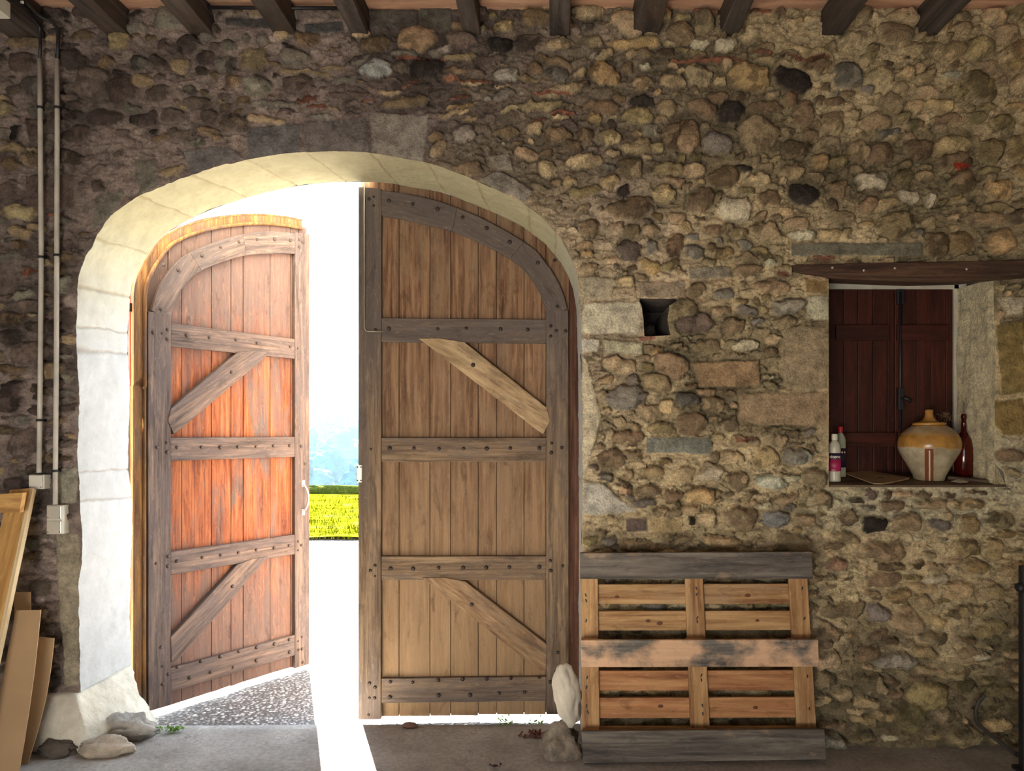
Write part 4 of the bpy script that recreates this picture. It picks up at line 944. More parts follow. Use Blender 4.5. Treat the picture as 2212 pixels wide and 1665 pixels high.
# bottles
M['clearplastic'] = plain('cloudy_plastic', (.50, .48, .38), .3, var=.1)
M['capwhite'] = plain('white_cap', (.68, .64, .52), .4); M['capred'] = plain('red_cap', (.42, .015, .03), .4)
M['label_dark'] = plain('dark_violet_label', (.025, .012, .04), .45); M['label_pink'] = plain('magenta_label', (.40, .02, .10), .45); M['white_ink'] = plain('white_print', (.75, .72, .68), .5, var=.02)
M['greenplastic'] = plain('greenish_plastic', (.40, .43, .30), .3, var=.1)
def curved_text(txt, size, r, z, parent, mat, name='lettering', ang0=0):
    cu = bpy.data.curves.new(name, 'FONT'); cu.body = txt; cu.size = size; cu.align_x = 'CENTER'; cu.offset = .0003
    to = bpy.data.objects.new(name, cu); C.objects.link(to); dg = bpy.context.evaluated_depsgraph_get(); me = bpy.data.meshes.new_from_object(to.evaluated_get(dg)); bpy.data.objects.remove(to)
    bm = bmesh.new(); bm.from_mesh(me); bmesh.ops.subdivide_edges(bm, edges=[e_ for e_ in bm.edges if e_.calc_length() > .004], cuts=2)
    for v in bm.verts:
        th = v.co.x / r + ang0; v.co = Vector((r * math.sin(th), -r * math.cos(th), z + v.co.y))
    bm.to_mesh(me); bm.free(); me.materials.clear(); me.materials.append(mat); o = bpy.data.objects.new(name, me); C.objects.link(o); o.parent = parent; return o
def bottle(name, px, Y, base_off, ytop, rpx, label, capm, bodym, lab):
    s_ = Y / F; x = (px - VX) * s_; z0 = sillz(Y) + .002; pyb = VY + (H - z0) * F / Y; e = empty(name, (x, Y, z0), math.radians(-29)); tag(e, label, 'bottle')
    Ht = (pyb - ytop) * s_; R = rpx * s_
    pr = [(R * .3, 0), (R * .9, 0), (R, .006)]
    for k in range(5): pr += [(R, .012 + k * .008), (R * .96, .016 + k * .008)]
    pr += [(R, .052), (R, Ht * .62), (R * .97, Ht * .66), (R, Ht * .69), (R * .93, Ht * .77), (R * .6, Ht * .84), (R * .42, Ht * .86), (R * .42, Ht * .88)]
    MB().lathe(pr, seg=32).build('body', bodym, e)
    MB().lathe([(R * .48, Ht * .875), (R * .5, Ht * .88), (R * .5, Ht * .985), (R * .42, Ht)], seg=24).build('cap', capm, e)
    lb = lab(e, R, Ht); return e
def labA(e, R, Ht):
    a_ = MB().lathe([(R * 1.012, Ht * .36), (R * 1.015, Ht * .36), (R * 1.015, Ht * .60), (R * 1.012, Ht * .60)], seg=32).build('label_band', M['label_dark'], e)
    MB().lathe([(R * 1.014, Ht * .22), (R * 1.018, Ht * .22), (R * 1.018, Ht * .47), (R * 1.014, Ht * .47)], seg=32).build('label_band', M['label_pink'], e)
    curved_text('acétone', .0245, R * 1.03, Ht * .495, e, M['white_ink'])
    for k in range(3): MB().box((-.013, -R * 1.025, Ht * (.37 - .025 * k)), (.012 - .004 * k, -R * 1.019, Ht * (.376 - .025 * k))).build('small_print', M['label_dark'], e)
    curved_text('5 litres' if False else 'litres', .009, R * 1.03, Ht * .235, e, M['white_ink'])
def labB(e, R, Ht):
    MB().lathe([(R * 1.012, Ht * .19), (R * 1.015, Ht * .19), (R * 1.015, Ht * .57), (R * 1.012, Ht * .57)], seg=32).build('label_band', M['label_dark'], e)
    for k, a_ in enumerate((-.1, .45, 1.0)):
        mb = MB(); s_ = .006; th = a_; c_ = Vector((R * 1.03 * math.sin(th), -R * 1.03 * math.cos(th), Ht * .49)); t = Vector((math.cos(th), math.sin(th), 0)); u = Vector((0, 0, 1))
        mb.add([c_ + t * s_, c_ + u * s_ * 1.3, c_ - t * s_, c_ - u * s_ * 1.3], [(0, 1, 2, 3)]); mb.build('hazard_diamond', M['white_ink'], e)
bottle('solvent_bottle', 1802.5, 3.965, 0, 937, 13.2, 'clear solvent bottle with white cap and violet and magenta label', M['capwhite'], M['clearplastic'], labA)
bottle('solvent_bottle', 1815.5, 4.085, 0, 921, 11.0, 'plastic bottle with red cap behind the white-capped bottle', M['capred'], M['greenplastic'], labB)
Yg = 4.105; s_ = Yg / F; xg = (2082 - VX) * s_; zg = sillz(Yg); pyb = VY + (H - zg) * F / Yg
ge = empty('glass_bottle', (xg, Yg, zg + .001)); tag(ge, 'dark red glass bottle with slim neck to the right of the jar', 'bottle')
R = 19 * s_; Ht = (pyb - 894) * s_
MB().lathe([(R * .5, 0), (R * .95, 0), (R, .005), (R, Ht * .42), (R * .97, Ht * .50), (R * .8, Ht * .60), (R * .5, Ht * .67), (R * .28, Ht * .72), (R * .24, Ht * .92), (R * .3, Ht * .93), (R * .3, Ht * .97), (R * .2, Ht)], seg=32).build('body', glass('dark_red_glass', (.22, .02, .012)), ge)
# dried flowers behind the jar
df = empty('dried_flowers', W(2040, 1028, 4.17)); df.location.z = sillz(4.17); tag(df, 'dark dried flower bunch standing behind the jar', 'dried flowers')
mf_ = plain('dried_petals', (.24, .14, .085), .9, var=.6, sc=60); mb = MB(); st_ = MB()
cz = H - (900 - VY) * 4.15 / F - df.location.z
for k in range(130):
    a_ = random.uniform(0, 6.28); r_ = random.uniform(0, .055); b_ = random.uniform(0, 6.28)
    c_ = Vector((r_ * math.cos(a_), .015 * math.sin(b_), cz + .030 * math.sin(a_) * random.uniform(.3, 1))); d1 = Vector((random.uniform(-1, 1), random.uniform(-1, 1), random.uniform(-.3, 1))).normalized() * random.uniform(.008, .02); d2 = Vector((random.uniform(-1, 1), random.uniform(-1, 1), random.uniform(-1, 1))).normalized() * .004
    mb.add([c_, c_ + d1 * .5 + d2, c_ + d1, c_ + d1 * .5 - d2], [(0, 1, 2, 3)])
for k in range(7): st_.tube([(0, 0, 0), (.01 * (k - 3), 0, cz * .6), (.016 * (k - 3), .005, cz)], .0015, 5)
mb.build('petals', mf_, df, fix=False); st_.build('stem', mf_, df)
# cardboard square with a hole, on the sill
def onsill(px, py):
    # intersect view ray with the sloping sill
    dirx, dirz = (px - VX) / F, -(py - VY) / F; sl = (zb - zf) / (YN + .03 - D + .012); y = (zf - sl * (D - .012) - H) / (dirz - sl); return Vector((dirx * y, y, H + dirz * y))
cs = [onsill(1822, 1024), onsill(1875, 1019), onsill(1968, 1036), onsill(1896, 1051)]
c0 = sum(cs, Vector()) / 4; hc = onsill(1902, 1033)
vs = []; n = 32
def edgept(th):
    d_ = Vector((math.cos(th), math.sin(th))); best = 1e9
    for i in range(4):
        a_ = cs[i] - hc; b_ = cs[(i + 1) % 4] - hc; e_ = (b_ - a_); den = d_.x * e_.y - d_.y * e_.x
        if abs(den) < 1e-9: continue
        t = (a_.x * e_.y - a_.y * e_.x) / den; u = (a_.x * d_.y - a_.y * d_.x) / den
        if t > 0 and -1e-6 <= u <= 1 + 1e-6: best = min(best, t)
    return hc.x + d_.x * best, hc.y + d_.y * best
for lay in (0, 1):
    for k in range(n):
        th = 2 * math.pi * k / n; x, y = edgept(th); vs.append((x, y, sillz(max(y, D - .012)) + .004 + .006 * lay))
    for k in range(n):
        th = 2 * math.pi * k / n; x, y = hc.x + .030 * math.cos(th), hc.y + .026 * math.sin(th); vs.append((x, y, sillz(y) + .004 + .006 * lay))
fs = []
for k in range(n):
    k2 = (k + 1) % n; fs += [(2 * n + k, 2 * n + k2, 3 * n + k2, 3 * n + k), (k, n + k, n + k2, k2), (k, k2, 2 * n + k2, 2 * n + k), (n + k, 3 * n + k, 3 * n + k2, n + k2)]
mb = MB(); mb.add(vs, fs); o = mb.build('cardboard_square', plain('dull_brown_card', (.30, .21, .12), .9)); tag(o, 'flat brown cardboard piece with round hole on the niche sill', 'cardboard')
mb = MB(); ps = [onsill(2054, 1041), onsill(2070, 1038.5), onsill(2093, 1039), onsill(2090, 1045), onsill(2072, 1043)]; mb.add([p + Vector((0, 0, .004 + .006 * (i % 2))) for i, p in enumerate(ps)] + [p + Vector((0, 0, .002 + .006 * (i % 2))) for i, p in enumerate(ps)], [(0, 1, 2, 3, 4), (9, 8, 7, 6, 5)] + [(i, (i + 1) % 5, 5 + (i + 1) % 5, 5 + i) for i in range(5)])
o = mb.build('paper_scrap', plain('crumpled_paper', (.60, .56, .45), .8)); tag(o, 'torn pale paper scrap on the sill right of the jar', 'paper')
p = onsill(2100, 1032); mb = MB(); mb.hexa([(xr - .185, 4.02, sillz(4.02) + .001), (xr - .02, 3.93, sillz(3.93) + .001), (xr - .012, 3.96, sillz(3.96) + .001), (xr - .175, 4.05, sillz(4.05) + .001), (xr - .185, 4.02, sillz(4.02) + .018), (xr - .02, 3.93, sillz(3.93) + .016), (xr - .012, 3.96, sillz(3.96) + .016), (xr - .175, 4.05, sillz(4.05) + .018)], (1, 0, 0))
o = mb.build('wooden_batten', M['sill'], bevel=.002); tag(o, 'short dark wooden batten lying at the right end of the sill', 'wood')

# ------------------------------------------------------------------ pallet leaning on the wall
PB, PT = 3.675, 3.705   # distance of its outer face at foot and at head
def pal(px, py, dep):
    # plane: Y = PB + dep + (z/1.05)*(PT-PB)
    k = (PT - PB) / 1.05; dz = -(py - VY) / F; Y = (PB + dep + k * H) / (1 - k * dz); return Vector(((px - VX) / F * Y, Y, H + dz * Y))
pallet = empty('wooden_pallet', (.75, 3.74, 0)); tag(pallet, 'wooden pallet stood on edge against the stone wall right of the door', 'pallet')
def pboard(name, quad, d0, d1, mat, g, rat=0, label=None):
    # thickness grows away from the viewer by real depth
    f = [pal(x_, y_, d0) for x_, y_ in quad]; off = Vector((0, d1 - d0, 0)); b_ = [p_ + off for p_ in f]
    loc = Vector(pallet.location); f = [p_ - loc for p_ in f]; b_ = [p_ - loc for p_ in b_]
    mb = MB(); mb.add(f + b_, [(0, 1, 2, 3), (7, 6, 5, 4)] + [(i, i + 4, (i + 1) % 4 + 4, (i + 1) % 4) for i in range(4)], g)
    o = mb.build(name, mat, pallet, bevel=.003, jitter=.002)
    if label: o['label'] = label
    return o
X_, Z_ = (1, 0, 0), (0, 0, 1)
pboard('skid_board', [(1253, 1195), (1754, 1192), (1756, 1250), (1253, 1251)], 0, .022, M['pallet_dark'], X_)
pboard('skid_board', [(1254, 1383), (1768, 1381), (1770, 1440), (1256, 1441)], 0, .022, M['pallet_mid'], X_, label='weathered board with pale patches')
pboard('skid_board', [(1256, 1580), (1781, 1575), (1785, 1640), (1260, 1648)], 0, .022, M['pallet_dark'], X_)
for y0_, y1_, dx in ((1197, 1249, 0), (1385, 1439, 5), (1583, 1640, 12)):
    for xa_, xb_ in ((1256, 1292), (1480 + dx, 1520 + dx), (1704 + dx, 1750 + dx)):
        if y0_ > 1500 and xa_ < 1300: xa_, xb_ = 1260, 1296
        pboard('block', [(xa_, y0_), (xb_, y0_), (xb_, y1_), (xa_, y1_)], .022, .095, M['pallet_pale'], X_)
for q in ([(1254, 1230), (1291, 1230), (1296, 1580), (1258, 1580)], [(1479, 1230), (1518, 1230), (1534, 1580), (1492, 1580)], [(1703, 1230), (1743, 1230), (1764, 1580), (1722, 1580)]):
    pboard('stringer_board', q, .090, .110, M['pallet_pale'], Z_)
for k, (ya, yb_, dx) in enumerate(((1198, 1240, 0), (1262, 1305, 0), (1320, 1362, 3), (1385, 1428, 5), (1449, 1492, 8), (1507, 1551, 10), (1570, 1620, 14))):
    pboard('deck_board', [(1262 + dx * .3, ya), (1745 + dx, ya - 1), (1746 + dx, yb_ - 1), (1262 + dx * .3, yb_)], .110, .130, M['pallet_pink'] if k in (4, 5) else M['pallet_pale'], X_)
def knot(px, py, r, dep=.1095):
    p = pal(px, py, dep) - Vector(pallet.location); mb = MB(); mb.lathe([(r, 0), (r * .9, .0012), (r * .2, .0016)], seg=14, axis='y'); o = mb.build('knot', M['knot'], pallet); o.location = p; o.scale = (1.3, 1, .8)
for px, py, r in ((1333, 1289, .009), (1615, 1286, .012), (1636, 1340, .008), (1400, 1341, .010), (1425, 1346, .012), (1427, 1525, .011), (1632, 1528, .010)): knot(px, py, r)
for px, py in ((1265, 1285), (1266, 1297), (1266, 1340), (1504, 1270), (1505, 1283), (1506, 1334), (1506, 1342), (1268, 1463), (1267, 1484), (1515, 1458), (1515, 1468), (1517, 1523), (1518, 1541), (1267, 1524), (1270, 1538), (1733, 1270), (1738, 1335), (1744, 1460), (1748, 1530)):
    p = pal(px, py, .0895) - Vector(pallet.location); mb = MB(); mb.box((-.003, -.0012, -.009), (.004, 0, .008)); o = mb.build('nail_mark', M['iron'], pallet, bevel=.001); o.location = p; o.rotation_euler = (0, random.uniform(-.5, .5), 0)

# ------------------------------------------------------------------ conduits, boxes, cables
def pipe(label, pts, clips):
    e = empty('conduit_pipe', (W(*pts[-1])[0], D - .03, W(*pts[-1])[2])); tag(e, label, 'pipe', 'grey conduits left of the arch'); loc = Vector(e.location)
    P3 = [Vector((XZ(*p)[0], D - .045, XZ(*p)[1])) - loc for p in pts]
    # finer interpolation
    MB().tube(P3, .0118, 14).build('tube', M['conduit'], e)
    for cy in clips:
        z = XZ(0, cy)[1] - loc.z; x = float(np.interp(-z, [-p.z for p in P3], [p.x for p in P3])); MB().lathe([(.0125, -.006), (.0165, -.006), (.0165, .006), (.0125, .006)], (x, P3[0].y, z), seg=14).build('clip', M['black'], e)
        MB().box((x - .006, P3[0].y + .01, z - .006), (x + .006, P3[0].y + .045, z + .006)).build('clip_stem', M['black'], e)
    return e
pipe('left one of two slim grey conduits running down the stone wall', [(99, 137), (100, 300), (102, 560), (100, 800), (97, 1020)], (241, 560, 908))
pipe('right one of two slim grey conduits, the longer of the pair', [(136, 137), (136, 300), (135, 560), (134, 800), (132, 1020), (132, 1088)], (241, 556, 1016))
zz = lambda py: XZ(0, py)[1]; xx = lambda px: XZ(px, 0)[0]
mb = MB(); mb.tube([(xx(99), D - .045, zz(140)), (xx(100), D - .045, zz(100)), (xx(98), D - .04, zz(70)), (xx(97) + .0, D - .08, zz(62)), (xx(97) + .018, D - .16, zz(60)), (xx(97) + .018, D - .5, zz(60)), (xx(97) + .018, 1.0, zz(60))], .008, 10)
o = mb.build('black_cable', M['black']); tag(o, 'black cable from the left conduit along the corner beam', 'cable')
mb = MB(); mb.tube([(xx(136), D - .045, zz(140)), (xx(138), D - .045, zz(95)), (xx(137), D - .04, zz(72)), (xx(128), D - .05, zz(61)), (xx(116), D - .06, zz(56)), (xx(106), D - .09, zz(52)), (xx(97) + .018, D - .2, zz(44)), (xx(97) + .018, D - .5, zz(44)), (xx(97) + .018, 1.0, zz(44))], .009, 10)
o = mb.build('black_cable', M['black']); tag(o, 'black cable curving over from the right conduit to the corner beam', 'cable')
for k in range(4):
    mb = MB(); mb.box((-.008, -.004, -.007), (.008, .004, .007)); o = mb.build('cable_clip', M['white_plastic'], bevel=.002); o.location = (xx(97) + .022, D - .20 - .10 * (k // 2), zz(60) + .018 if k % 2 else zz(44) + .018)
    tag(o, 'small white clip holding black cables on the corner beam', 'cable clip', 'white cable clips on the corner beam')
mb = MB(); p = W(14, 12, 3.66); mb.box((p[0] - .10, 3.40, zz(82) - .012 - .03), (p[0] + .03, 3.66, zz(82) - .01)); 
fx = MB(); fx.box((-2.73, 3.42, 3.672), (-2.64, 3.62, 3.75)); o = fx.build('ceiling_light', M['white_plastic'], bevel=.004); tag(o, 'corner of a white fixture under the far left beam', 'light')
def ebox(name, label, x0, x1, y0, y1, covers):
    e = empty(name, (xx((x0 + x1) / 2), D - .03, zz(y1))); tag(e, label, 'electrical box'); loc = Vector(e.location)
    MB().box((xx(x0) - loc.x, -.018, 0), (xx(x1) - loc.x, .036, zz(y0) - loc.z)).build('box', M['white_plastic'], e, bevel=.004)
    for a_, b_ in covers:
        MB().box((xx(x0 + 2) - loc.x, -.026, zz(b_) - loc.z + .003), (xx(x1 - 2) - loc.x, -.016, zz(a_) - loc.z - .003)).build('cover', M['plate_metal'] if len(covers) > 1 else M['white_plastic'], e, bevel=.003)
        for sx in (x0 + 5, x1 - 5): MB().lathe([(.003, 0), (.002, .002)], (xx(sx) - loc.x, -.026, zz(b_ - 5) - loc.z), seg=8, axis='y').build('screw', M['iron'], e)
    return e
ebox('junction_box', 'small square off-white junction box at the foot of the left conduit', 76, 109, 1024, 1055, [(1024, 1055)])
ebox('double_switch_box', 'pair of stacked metal-fronted boxes below the right conduit', 114, 149, 1089, 1151, [(1089, 1120), (1121, 1151)])

# ------------------------------------------------------------------ timber and cardboard at the left
def slab(name, quad, thick, mat, g, label, cat, wave=0, edge=None):
    """quad of world points: tl,tr,br,bl; thickness away from the viewer"""
    q = [Vector(p) for p in quad]; nrm_ = (q[1] - q[0]).cross(q[3] - q[0]).normalized()
    if nrm_.y < 0: nrm_ = -nrm_
    n = 14; vs = []; fs = []
    for lay in (0, 1):
        for i in range(n + 1):
            t = i / n
            for k in range(5):
                u = k / 4; a_ = q[0].lerp(q[1], u); b_ = q[3].lerp(q[2], u); p = a_.lerp(b_, t) + nrm_ * (thick * lay + wave * math.sin(math.pi * t) * (u - .3)); vs.append(p)
    m = (n + 1) * 5
    for i in range(n):
        for k in range(4): a_ = i * 5 + k; fs += [(a_, a_ + 1, a_ + 6, a_ + 5), (m + a_, m + a_ + 5, m + a_ + 6, m + a_ + 1)]
        fs += [(i * 5, i * 5 + 5, m + i * 5 + 5, m + i * 5), (i * 5 + 4, m + i * 5 + 4, m + i * 5 + 9, i * 5 + 9)]
    for k in range(4): fs += [(k, m + k, m + k + 1, k + 1), (n * 5 + k, n * 5 + k + 1, m + n * 5 + k + 1, m + n * 5 + k)]
    mb = MB(); mb.add(vs, fs, g); o = mb.build(name, mat, bevel=.002); tag(o, label, cat); return o
pb = onfloor(20, 1690); 
tl = W(20, 1058, 3.80); tr = W(64, 1054, 3.80); bl = (-2.84, 3.42, .0); br = (-2.70, 3.42, .0)
g = (Vector(tl) - Vector(bl))
q = [tl, tr, br, bl]
pk = empty('wooden_plank', (-2.78, 3.42, 0)); tag(pk, 'long golden timber plank leaning against the wall at far left', 'plank')
def lq3(q, thick, name, mat, parent, g, wave=0):
    o = slab(name, q, thick, mat, g, None, None, wave); o.parent = parent; o.location = -Vector(parent.location); return o
lq3(q, .03, 'board', M['plank'], pk, g)
e0, e1 = Vector(tr), Vector(br); lq3([e0 + Vector((0, -.001, 0)), e0 + Vector((.018, .0, 0)), e1 + Vector((.018, .0, 0)), e1 + Vector((0, -.001, 0))], .03, 'sawn_edge', M['plank_edge'], pk, g)
o = slab('board_offcut', [W(-20, 1068, 3.70), W(49, 1064, 3.70), W(42, 1107, 3.70), W(-20, 1108, 3.70)], .03, M['plank'], (1, 0, 0), 'short brown board end crossing the top of the golden plank', 'board')
slab('cardboard_sheet', [W(34, 1318, 3.72), W(88, 1317, 3.72), (-2.56, 3.56, .004), (-2.72, 3.56, .004)], .006, M['cardboard'], (0, 0, 1), 'tall brown cardboard sheet beside the golden plank', 'cardboard', .02)
slab('cardboard_sheet', [W(60, 1372, 3.80), W(117, 1378, 3.80), (-2.60, 3.68, .004), (-2.76, 3.68, .004)], .006, M['cardboard'], (0, 0, 1), 'shorter curved cardboard sheet leaning behind the taller one', 'cardboard', .05)
slab('cardboard_sheet', [W(30, 1278, 3.84), W(66, 1278, 3.84), W(66, 1420, 3.82), W(30, 1420, 3.82)], .006, M['cardboard'], (0, 0, 1), 'small cardboard corner showing above the tall sheet', 'cardboard')

# ------------------------------------------------------------------ right edge: post and hose
ps = empty('metal_stand', (XZ(2216, 0, 3.6)[0], 3.6, 0)); tag(ps, 'black metal post with knob at the far right edge', 'stand')
MB().box((-.026, -.018, 0.0), (.03, .018, H - (1222 - VY) * 3.6 / F)).build('post', M['black'], ps, bevel=.003)
k_ = MB().lathe([(.006, -.02), (.02, -.018), (.024, 0), (.02, .018), (.006, .02)], (-.03, -.01, H - (1268 - VY) * 3.6 / F), seg=10, axis='x').build('knob', M['black'], ps)
MB().box((-.04, -.05, 0.001), (.06, .05, .02)).build('foot', M['black'], ps, bevel=.003)
pts = []
for px, py, z in [(2128, 1500, .22), (2112, 1520, .17), (2108, 1545, .10), (2122, 1572, .04)]:
    pts.append((XZ(px, 0, 3.82)[0], 3.82, H - (py - VY) * 3.82 / F))
for px, py in [(2150, 1598), (2185, 1620), (2225, 1646), (2290, 1690)]: x_, y_, z_ = onfloor(px, py, .012); pts.append((x_, min(y_, 3.79), .012))
def smoothpath(P, n=6):
    P = [Vector(p) for p in P]; out = []
    for i in range(len(P) - 1):
        p0, p1, p2, p3 = P[max(i - 1, 0)], P[i], P[i + 1], P[min(i + 2, len(P) - 1)]
        for t in [j / n for j in range(n)]: out.append(.5 * ((2 * p1) + (-p0 + p2) * t + (2 * p0 - 5 * p1 + 4 * p2 - p3) * t * t + (-p0 + 3 * p1 - 3 * p2 + p3) * t ** 3))
    return out + [P[-1]]
o = MB().tube(smoothpath(pts), .010, 10).build('hose', plain('dark_hose', (.04, .035, .03), .6)); tag(o, 'dark hose curling on the floor in the right corner', 'hose')

# ------------------------------------------------------------------ small floor litter and weeds
def leafy(name, c, n, r, label, h=.06, cat='weed', mat=None):
    mb = MB(); 
    for k in range(n):
        a_ = random.uniform(0, 6.28); d_ = r * math.sqrt(random.random()); b_ = Vector((d_ * math.cos(a_), d_ * .5 * math.sin(a_), 0)); tip = b_ + Vector((random.uniform(-.03, .03), random.uniform(-.02, .02), random.uniform(.3, 1) * h))
        mb.tube([b_, (b_ + tip) / 2 + Vector((.004, 0, .004)), tip], .0008, 4)
        for j in range(4):
            p = b_.lerp(tip, random.uniform(.4, 1)); u = Vector((random.uniform(-1, 1), random.uniform(-1, 1), random.uniform(-.2, .8))).normalized() * random.uniform(.010, .02); w = u.cross(Vector((random.uniform(-1, 1), random.uniform(-1, 1), 1))).normalized() * .006
            mb.add([p, p + u * .35 + w, p + u * .7 + w * .8, p + u, p + u * .7 - w * .8, p + u * .35 - w], [(0, 1, 2, 3, 4, 5)])
    o = mb.build(name, mat or M['leaf'], fix=False); o.location = c; tag(o, label, cat); return o
def leafmat():
    m, nt, b = newmat('green_leaf'); c = ramp(nt, noise(nt, objco(nt), 40, 2), [(.3, (.06, .16, .015)), (.7, (.20, .38, .05))]); nt.links.new(c, b.inputs['Base Color']); b.inputs['Roughness'].default_value = .6
    tr = nt.nodes.new('ShaderNodeBsdfTranslucent'); nt.links.new(c, tr.inputs['Color']); ms = nt.nodes.new('ShaderNodeMixShader'); ms.inputs[0].default_value = .4
    nt.links.new(b.outputs[0], ms.inputs[1]); nt.links.new(tr.outputs[0], ms.inputs[2]); nt.links.new(ms.outputs[0], nt.nodes['Material Output'].inputs['Surface']); return m
M['leaf'] = leafmat()
leafy('weed', onfloor(372, 1580), 26, .07, 'low green weed beside the grey rock left of the open leaf', .035)
x, y, z = onfloor(1092, 1562, 0); leafy('weed', (x, 4.215, -.06), 24, .06, 'green weed growing at the threshold under the right door leaf', .10)
x, y, z = onfloor(1160, 1556, 0); leafy('weed', (x, 4.23, -.06), 12, .04, 'smaller green weed near the rubble heap', .10)
x, y, z = onfloor(1150, 1590); leafy('dead_leaves', (x + .03, y, .002), 60, .10, 'reddish dead leaves scattered before the rubble heap', .012, 'leaves', plain('dead_leaf', (.16, .06, .04), .9, var=.5, sc=50))
x, y, z = onfloor(885, 1572); o = lump('brick_fragment', (x, y + .01, .012), (.045, .02, .016), plain('dark_brick', (.12, .06, .045), .9), seed=31, sub=3); tag(o, 'small dark brick fragment on the threshold under the door', 'brick')
x, y, z = onfloor(1241, 1616); o = MB().tube([(x - .011, y, .006), (x + .011, y + .006, .006)], .004, 8).build('cigarette_butt', M['capwhite']); tag(o, 'tiny white cigarette butt on the floor beside the pallet', 'litter')
x, y, z = onfloor(1072, 1658); leafy('twig', (x, y, .003), 5, .02, 'tiny dark twig on the concrete floor', .01, 'twig', M['iron'])

# ------------------------------------------------------------------ outside
GZ0 = -.085
mb = MB(); vs = []; fs = []; n = 60
for i in range(n + 1):
    for k in range(n + 1): vs.append((-14 + 24 * i / n, 4.19 + 8.6 * k / n, GZ0 + .01 * mnoise.noise(Vector((i * .7, k * .7, 0)))))
for i in range(n):
    for k in range(n): a_ = i * (n + 1) + k; fs.append((a_, a_ + n + 1, a_ + n + 2, a_ + 1))
mb.add(vs, fs, smooth=True); o = mb.build('ground_yard', M['gravel'], fix=False); tag(o, 'pebbled yard outside the barn door', 'ground', kind='structure')
def grassmat():
    m, nt, b = newmat('meadow_grass'); v = objco(nt); c = ramp(nt, noise(nt, v, 1.3, 6, .7), [(.3, (.038, .050, .0015)), (.55, (.065, .070, .003)), (.75, (.13, .12, .035))]); nt.links.new(c, b.inputs['Base Color']); b.inputs['Roughness'].default_value = .9; return m
M['grass'] = grassmat(); M['grass'].node_tree.nodes['Principled BSDF'].inputs['Specular IOR Level'].default_value = 0
mb = MB(); vs = []; fs = []; n = 80
for i in range(n + 1):
    for k in range(n + 1): vs.append((-26 + 44 * i / n, 11.95 + 8.6 * k / n, GZ0 + .05 + .05 * mnoise.noise(Vector((i * .5, k * .5, 3)))))
for i in range(n):
    for k in range(n): a_ = i * (n + 1) + k; fs.append((a_, a_ + n + 1, a_ + n + 2, a_ + 1))
mb.add(vs, fs, smooth=True); o = mb.build('ground_meadow', M['grass'], fix=False); tag(o, 'sunlit yellow-green meadow beyond the yard', 'ground', kind='structure')
mb = MB()
for k in range(9000):
    y = random.uniform(11.9, 19.9); x = random.uniform(-.40, -.20) * y; hgt = random.uniform(.03, .09); a_ = random.uniform(0, 3.14)
    dx, dy = .006 * math.cos(a_), .006 * math.sin(a_); z0 = GZ0 + .03
    mb.add([(x - dx, y - dy, z0), (x + dx, y + dy, z0), (x + random.uniform(-.03, .03), y, z0 + hgt + .03)], [(0, 1, 2)], off=(0, 0))
o = mb.build('grass', M['grass'], fix=False); tag(o, 'sunlit meadow grass beyond the door', 'grass', kind='stuff')
mh = plain('hedge_leaf', (.045, .06, .012), .9, var=.6, sc=20)
o = lump('hedge', (-6.3, 20.75, GZ0 + .05), (5.5, .25, .20), mh, seed=41, amp=.35, sub=5, fr=5); tag(o, 'low hedge line along the far edge of the meadow', 'hedge')
# wooded hill
def hillz(x, y):
    t = min(1, max(0, (y - 45) / 95)); return -3.6 + 8.6 * t ** .9 + 2.0 * math.sin((x + 20) * .05) * t + .8 * mnoise.noise(Vector((x * .05, y * .05, 0)))
mb = MB(); vs = []; fs = []; n = 70
for i in range(n + 1):
    for k in range(n + 1):
        x = -110 + 150 * i / n; y = 21 + 124 * k / n; vs.append((x, y, hillz(x, y) if y > 40 else -3.6))
for i in range(n):
    for k in range(n): a_ = i * (n + 1) + k; fs.append((a_, a_ + n + 1, a_ + n + 2, a_ + 1))
M['hill'] = plain('hazy_hillside', (.004, .014, .018), .95, var=.3, sc=.3)  # blue of the distance haze mixed into the slope's colour
mb.add(vs, fs, smooth=True); o = mb.build('ground_hill', M['hill'], fix=False); tag(o, 'distant wooded hillside seen between the leaves', 'hill', kind='structure')
tm = [plain('hazed_blue_foliage', (.016, .068, .095), .95, var=.5, sc=1.2, bmp=0), plain('hazed_pale_foliage', (.05, .10, .105), .95, var=.4, sc=1.2, bmp=0)]  # foliage colours carry the blue and pallor of the distant haze
M['trunk'] = plain('grey_bark', (.10, .085, .07), .9)
tmesh = []
for v_ in range(4):
    bm = bmesh.new()
    for q in range(7):
        c_ = Vector((random.uniform(-.42, .42), random.uniform(-.42, .42), random.uniform(.25, 1.15))); r_ = random.uniform(.35, .55)
        t = bmesh.ops.create_icosphere(bm, subdivisions=3, radius=r_)
        for v in t['verts']: v.co = v.co * (1 + .35 * mnoise.noise(v.co * 5 + c_ * 9)) + c_
    me = bpy.data.meshes.new('crown'); bm.to_mesh(me); bm.free(); me.materials.append(tm[v_ % 2])
    tmesh.append(me)
tb = MB().tube([(0, 0, -.6), (0, 0, .8)], [.09, .05], 6); trunk0 = tb.build('trunk', M['trunk']); trunkme = trunk0.data; bpy.data.objects.remove(trunk0)
pos = []
for k in range(1500):
    y = random.uniform(48, 138); x = y * random.uniform(-.44, -.16)
    if all((x - a_) ** 2 + (y - b_) ** 2 > (3.7 + y * .016) ** 2 for a_, b_ in pos): pos.append((x, y))
    if len(pos) >= 170: break
pos.append((-.2785 * 139, 139))
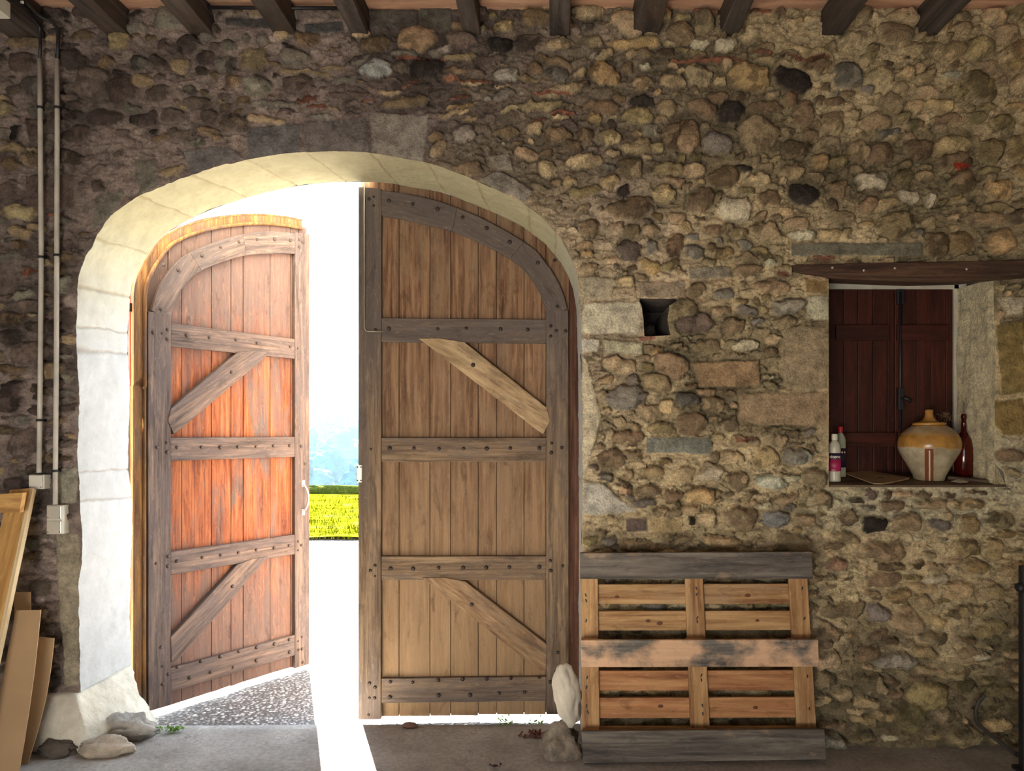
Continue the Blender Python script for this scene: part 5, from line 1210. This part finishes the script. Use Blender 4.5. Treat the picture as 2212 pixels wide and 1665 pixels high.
for k, (x, y) in enumerate(pos):
    s_ = random.uniform(1.9, 2.9); last = k == len(pos) - 1
    if last: s_ = 2.6
    e = empty('distant_tree', (x, y, hillz(x, y) + .0 * s_), random.uniform(0, 6)); e.scale = (s_,) * 3; v_ = 0 if last else (k % 4)
    tag(e, 'lone tall hazy blue tree standing highest on the ridge' if last else ('hazy blue-green tree on the far wooded hillside' if v_ % 2 == 0 else 'pale hazy tree on the far wooded hillside'), 'tree', None if last else ('blue-green trees on the hillside' if v_ % 2 == 0 else 'pale trees on the hillside'))
    for nm, me in (('crown', tmesh[v_]), ('trunk', trunkme)):
        o = bpy.data.objects.new(nm, me); C.objects.link(o); o.parent = e

for m_ in tm + [M['hill'], mh]: m_.node_tree.nodes['Principled BSDF'].inputs['Specular IOR Level'].default_value = 0
# haze hanging in the valley
m_, nt_, b_ = newmat('valley_haze'); nt_.nodes.remove(b_)
vs_ = nt_.nodes.new('ShaderNodeVolumePrincipled'); vs_.inputs['Color'].default_value = (.55, .80, 1, 1); vs_.inputs['Density'].default_value = .0018; vs_.inputs['Anisotropy'].default_value = 0
nt_.links.new(vs_.outputs[0], nt_.nodes['Material Output'].inputs['Volume'])
hz = MB().box((-115, 24, -8), (40, 150, 12)).build('valley_haze', m_); tag(hz, 'pale blue haze hanging before the wooded hillside', 'haze', kind='stuff')
# ------------------------------------------------------------------ light
w = bpy.data.worlds.new('sky'); bpy.context.scene.world = w; w.use_nodes = True
bg = w.node_tree.nodes['Background']; bg.inputs['Color'].default_value = (.72, .86, 1, 1); bg.inputs['Strength'].default_value = 2.6
sd = bpy.data.lights.new('sun', 'SUN'); so = bpy.data.objects.new('sun', sd); C.objects.link(so)
sd.energy = 110; sd.color = (1, .93, .80); sd.angle = math.radians(.7)
el = math.radians(39); d_ = Vector((.343 * math.cos(el), -.939 * math.cos(el), -math.sin(el)))
so.rotation_euler = d_.to_track_quat('-Z', 'Y').to_euler(); so.location = (-4, 12, 8)
def area(name, loc, target, sx, sy, energy, col):
    l = bpy.data.lights.new(name, 'AREA'); l.shape = 'RECTANGLE'; l.size = sx; l.size_y = sy; l.energy = energy; l.color = col
    o = bpy.data.objects.new(name, l); C.objects.link(o); o.location = loc; o.rotation_euler = (Vector(target) - Vector(loc)).to_track_quat('-Z', 'Y').to_euler(); return o
area('rear_fill_light', (-1.7, -2.05, .42), (.7, 3.9, 2.3), 2.0, .7, 62, (1, .86, .66))  # unseen fill lamp added low behind the camera to brighten the wall

cam = bpy.data.cameras.new('camera'); co = bpy.data.objects.new('camera', cam); C.objects.link(co)
co.location = (0, 0, H); co.rotation_euler = (math.radians(90), 0, 0)
cam.sensor_width = 36; cam.lens = F / 2212 * 36; cam.shift_x = -(VX - 1106) / 2212; cam.shift_y = (VY - 832.5) / 2212; cam.clip_end = 500; cam.clip_start = .05
sc_ = bpy.context.scene; sc_.camera = co
sc_.view_settings.view_transform = 'Standard'; sc_.view_settings.look = 'None'; sc_.view_settings.gamma = 1; sc_.view_settings.exposure = 1.0
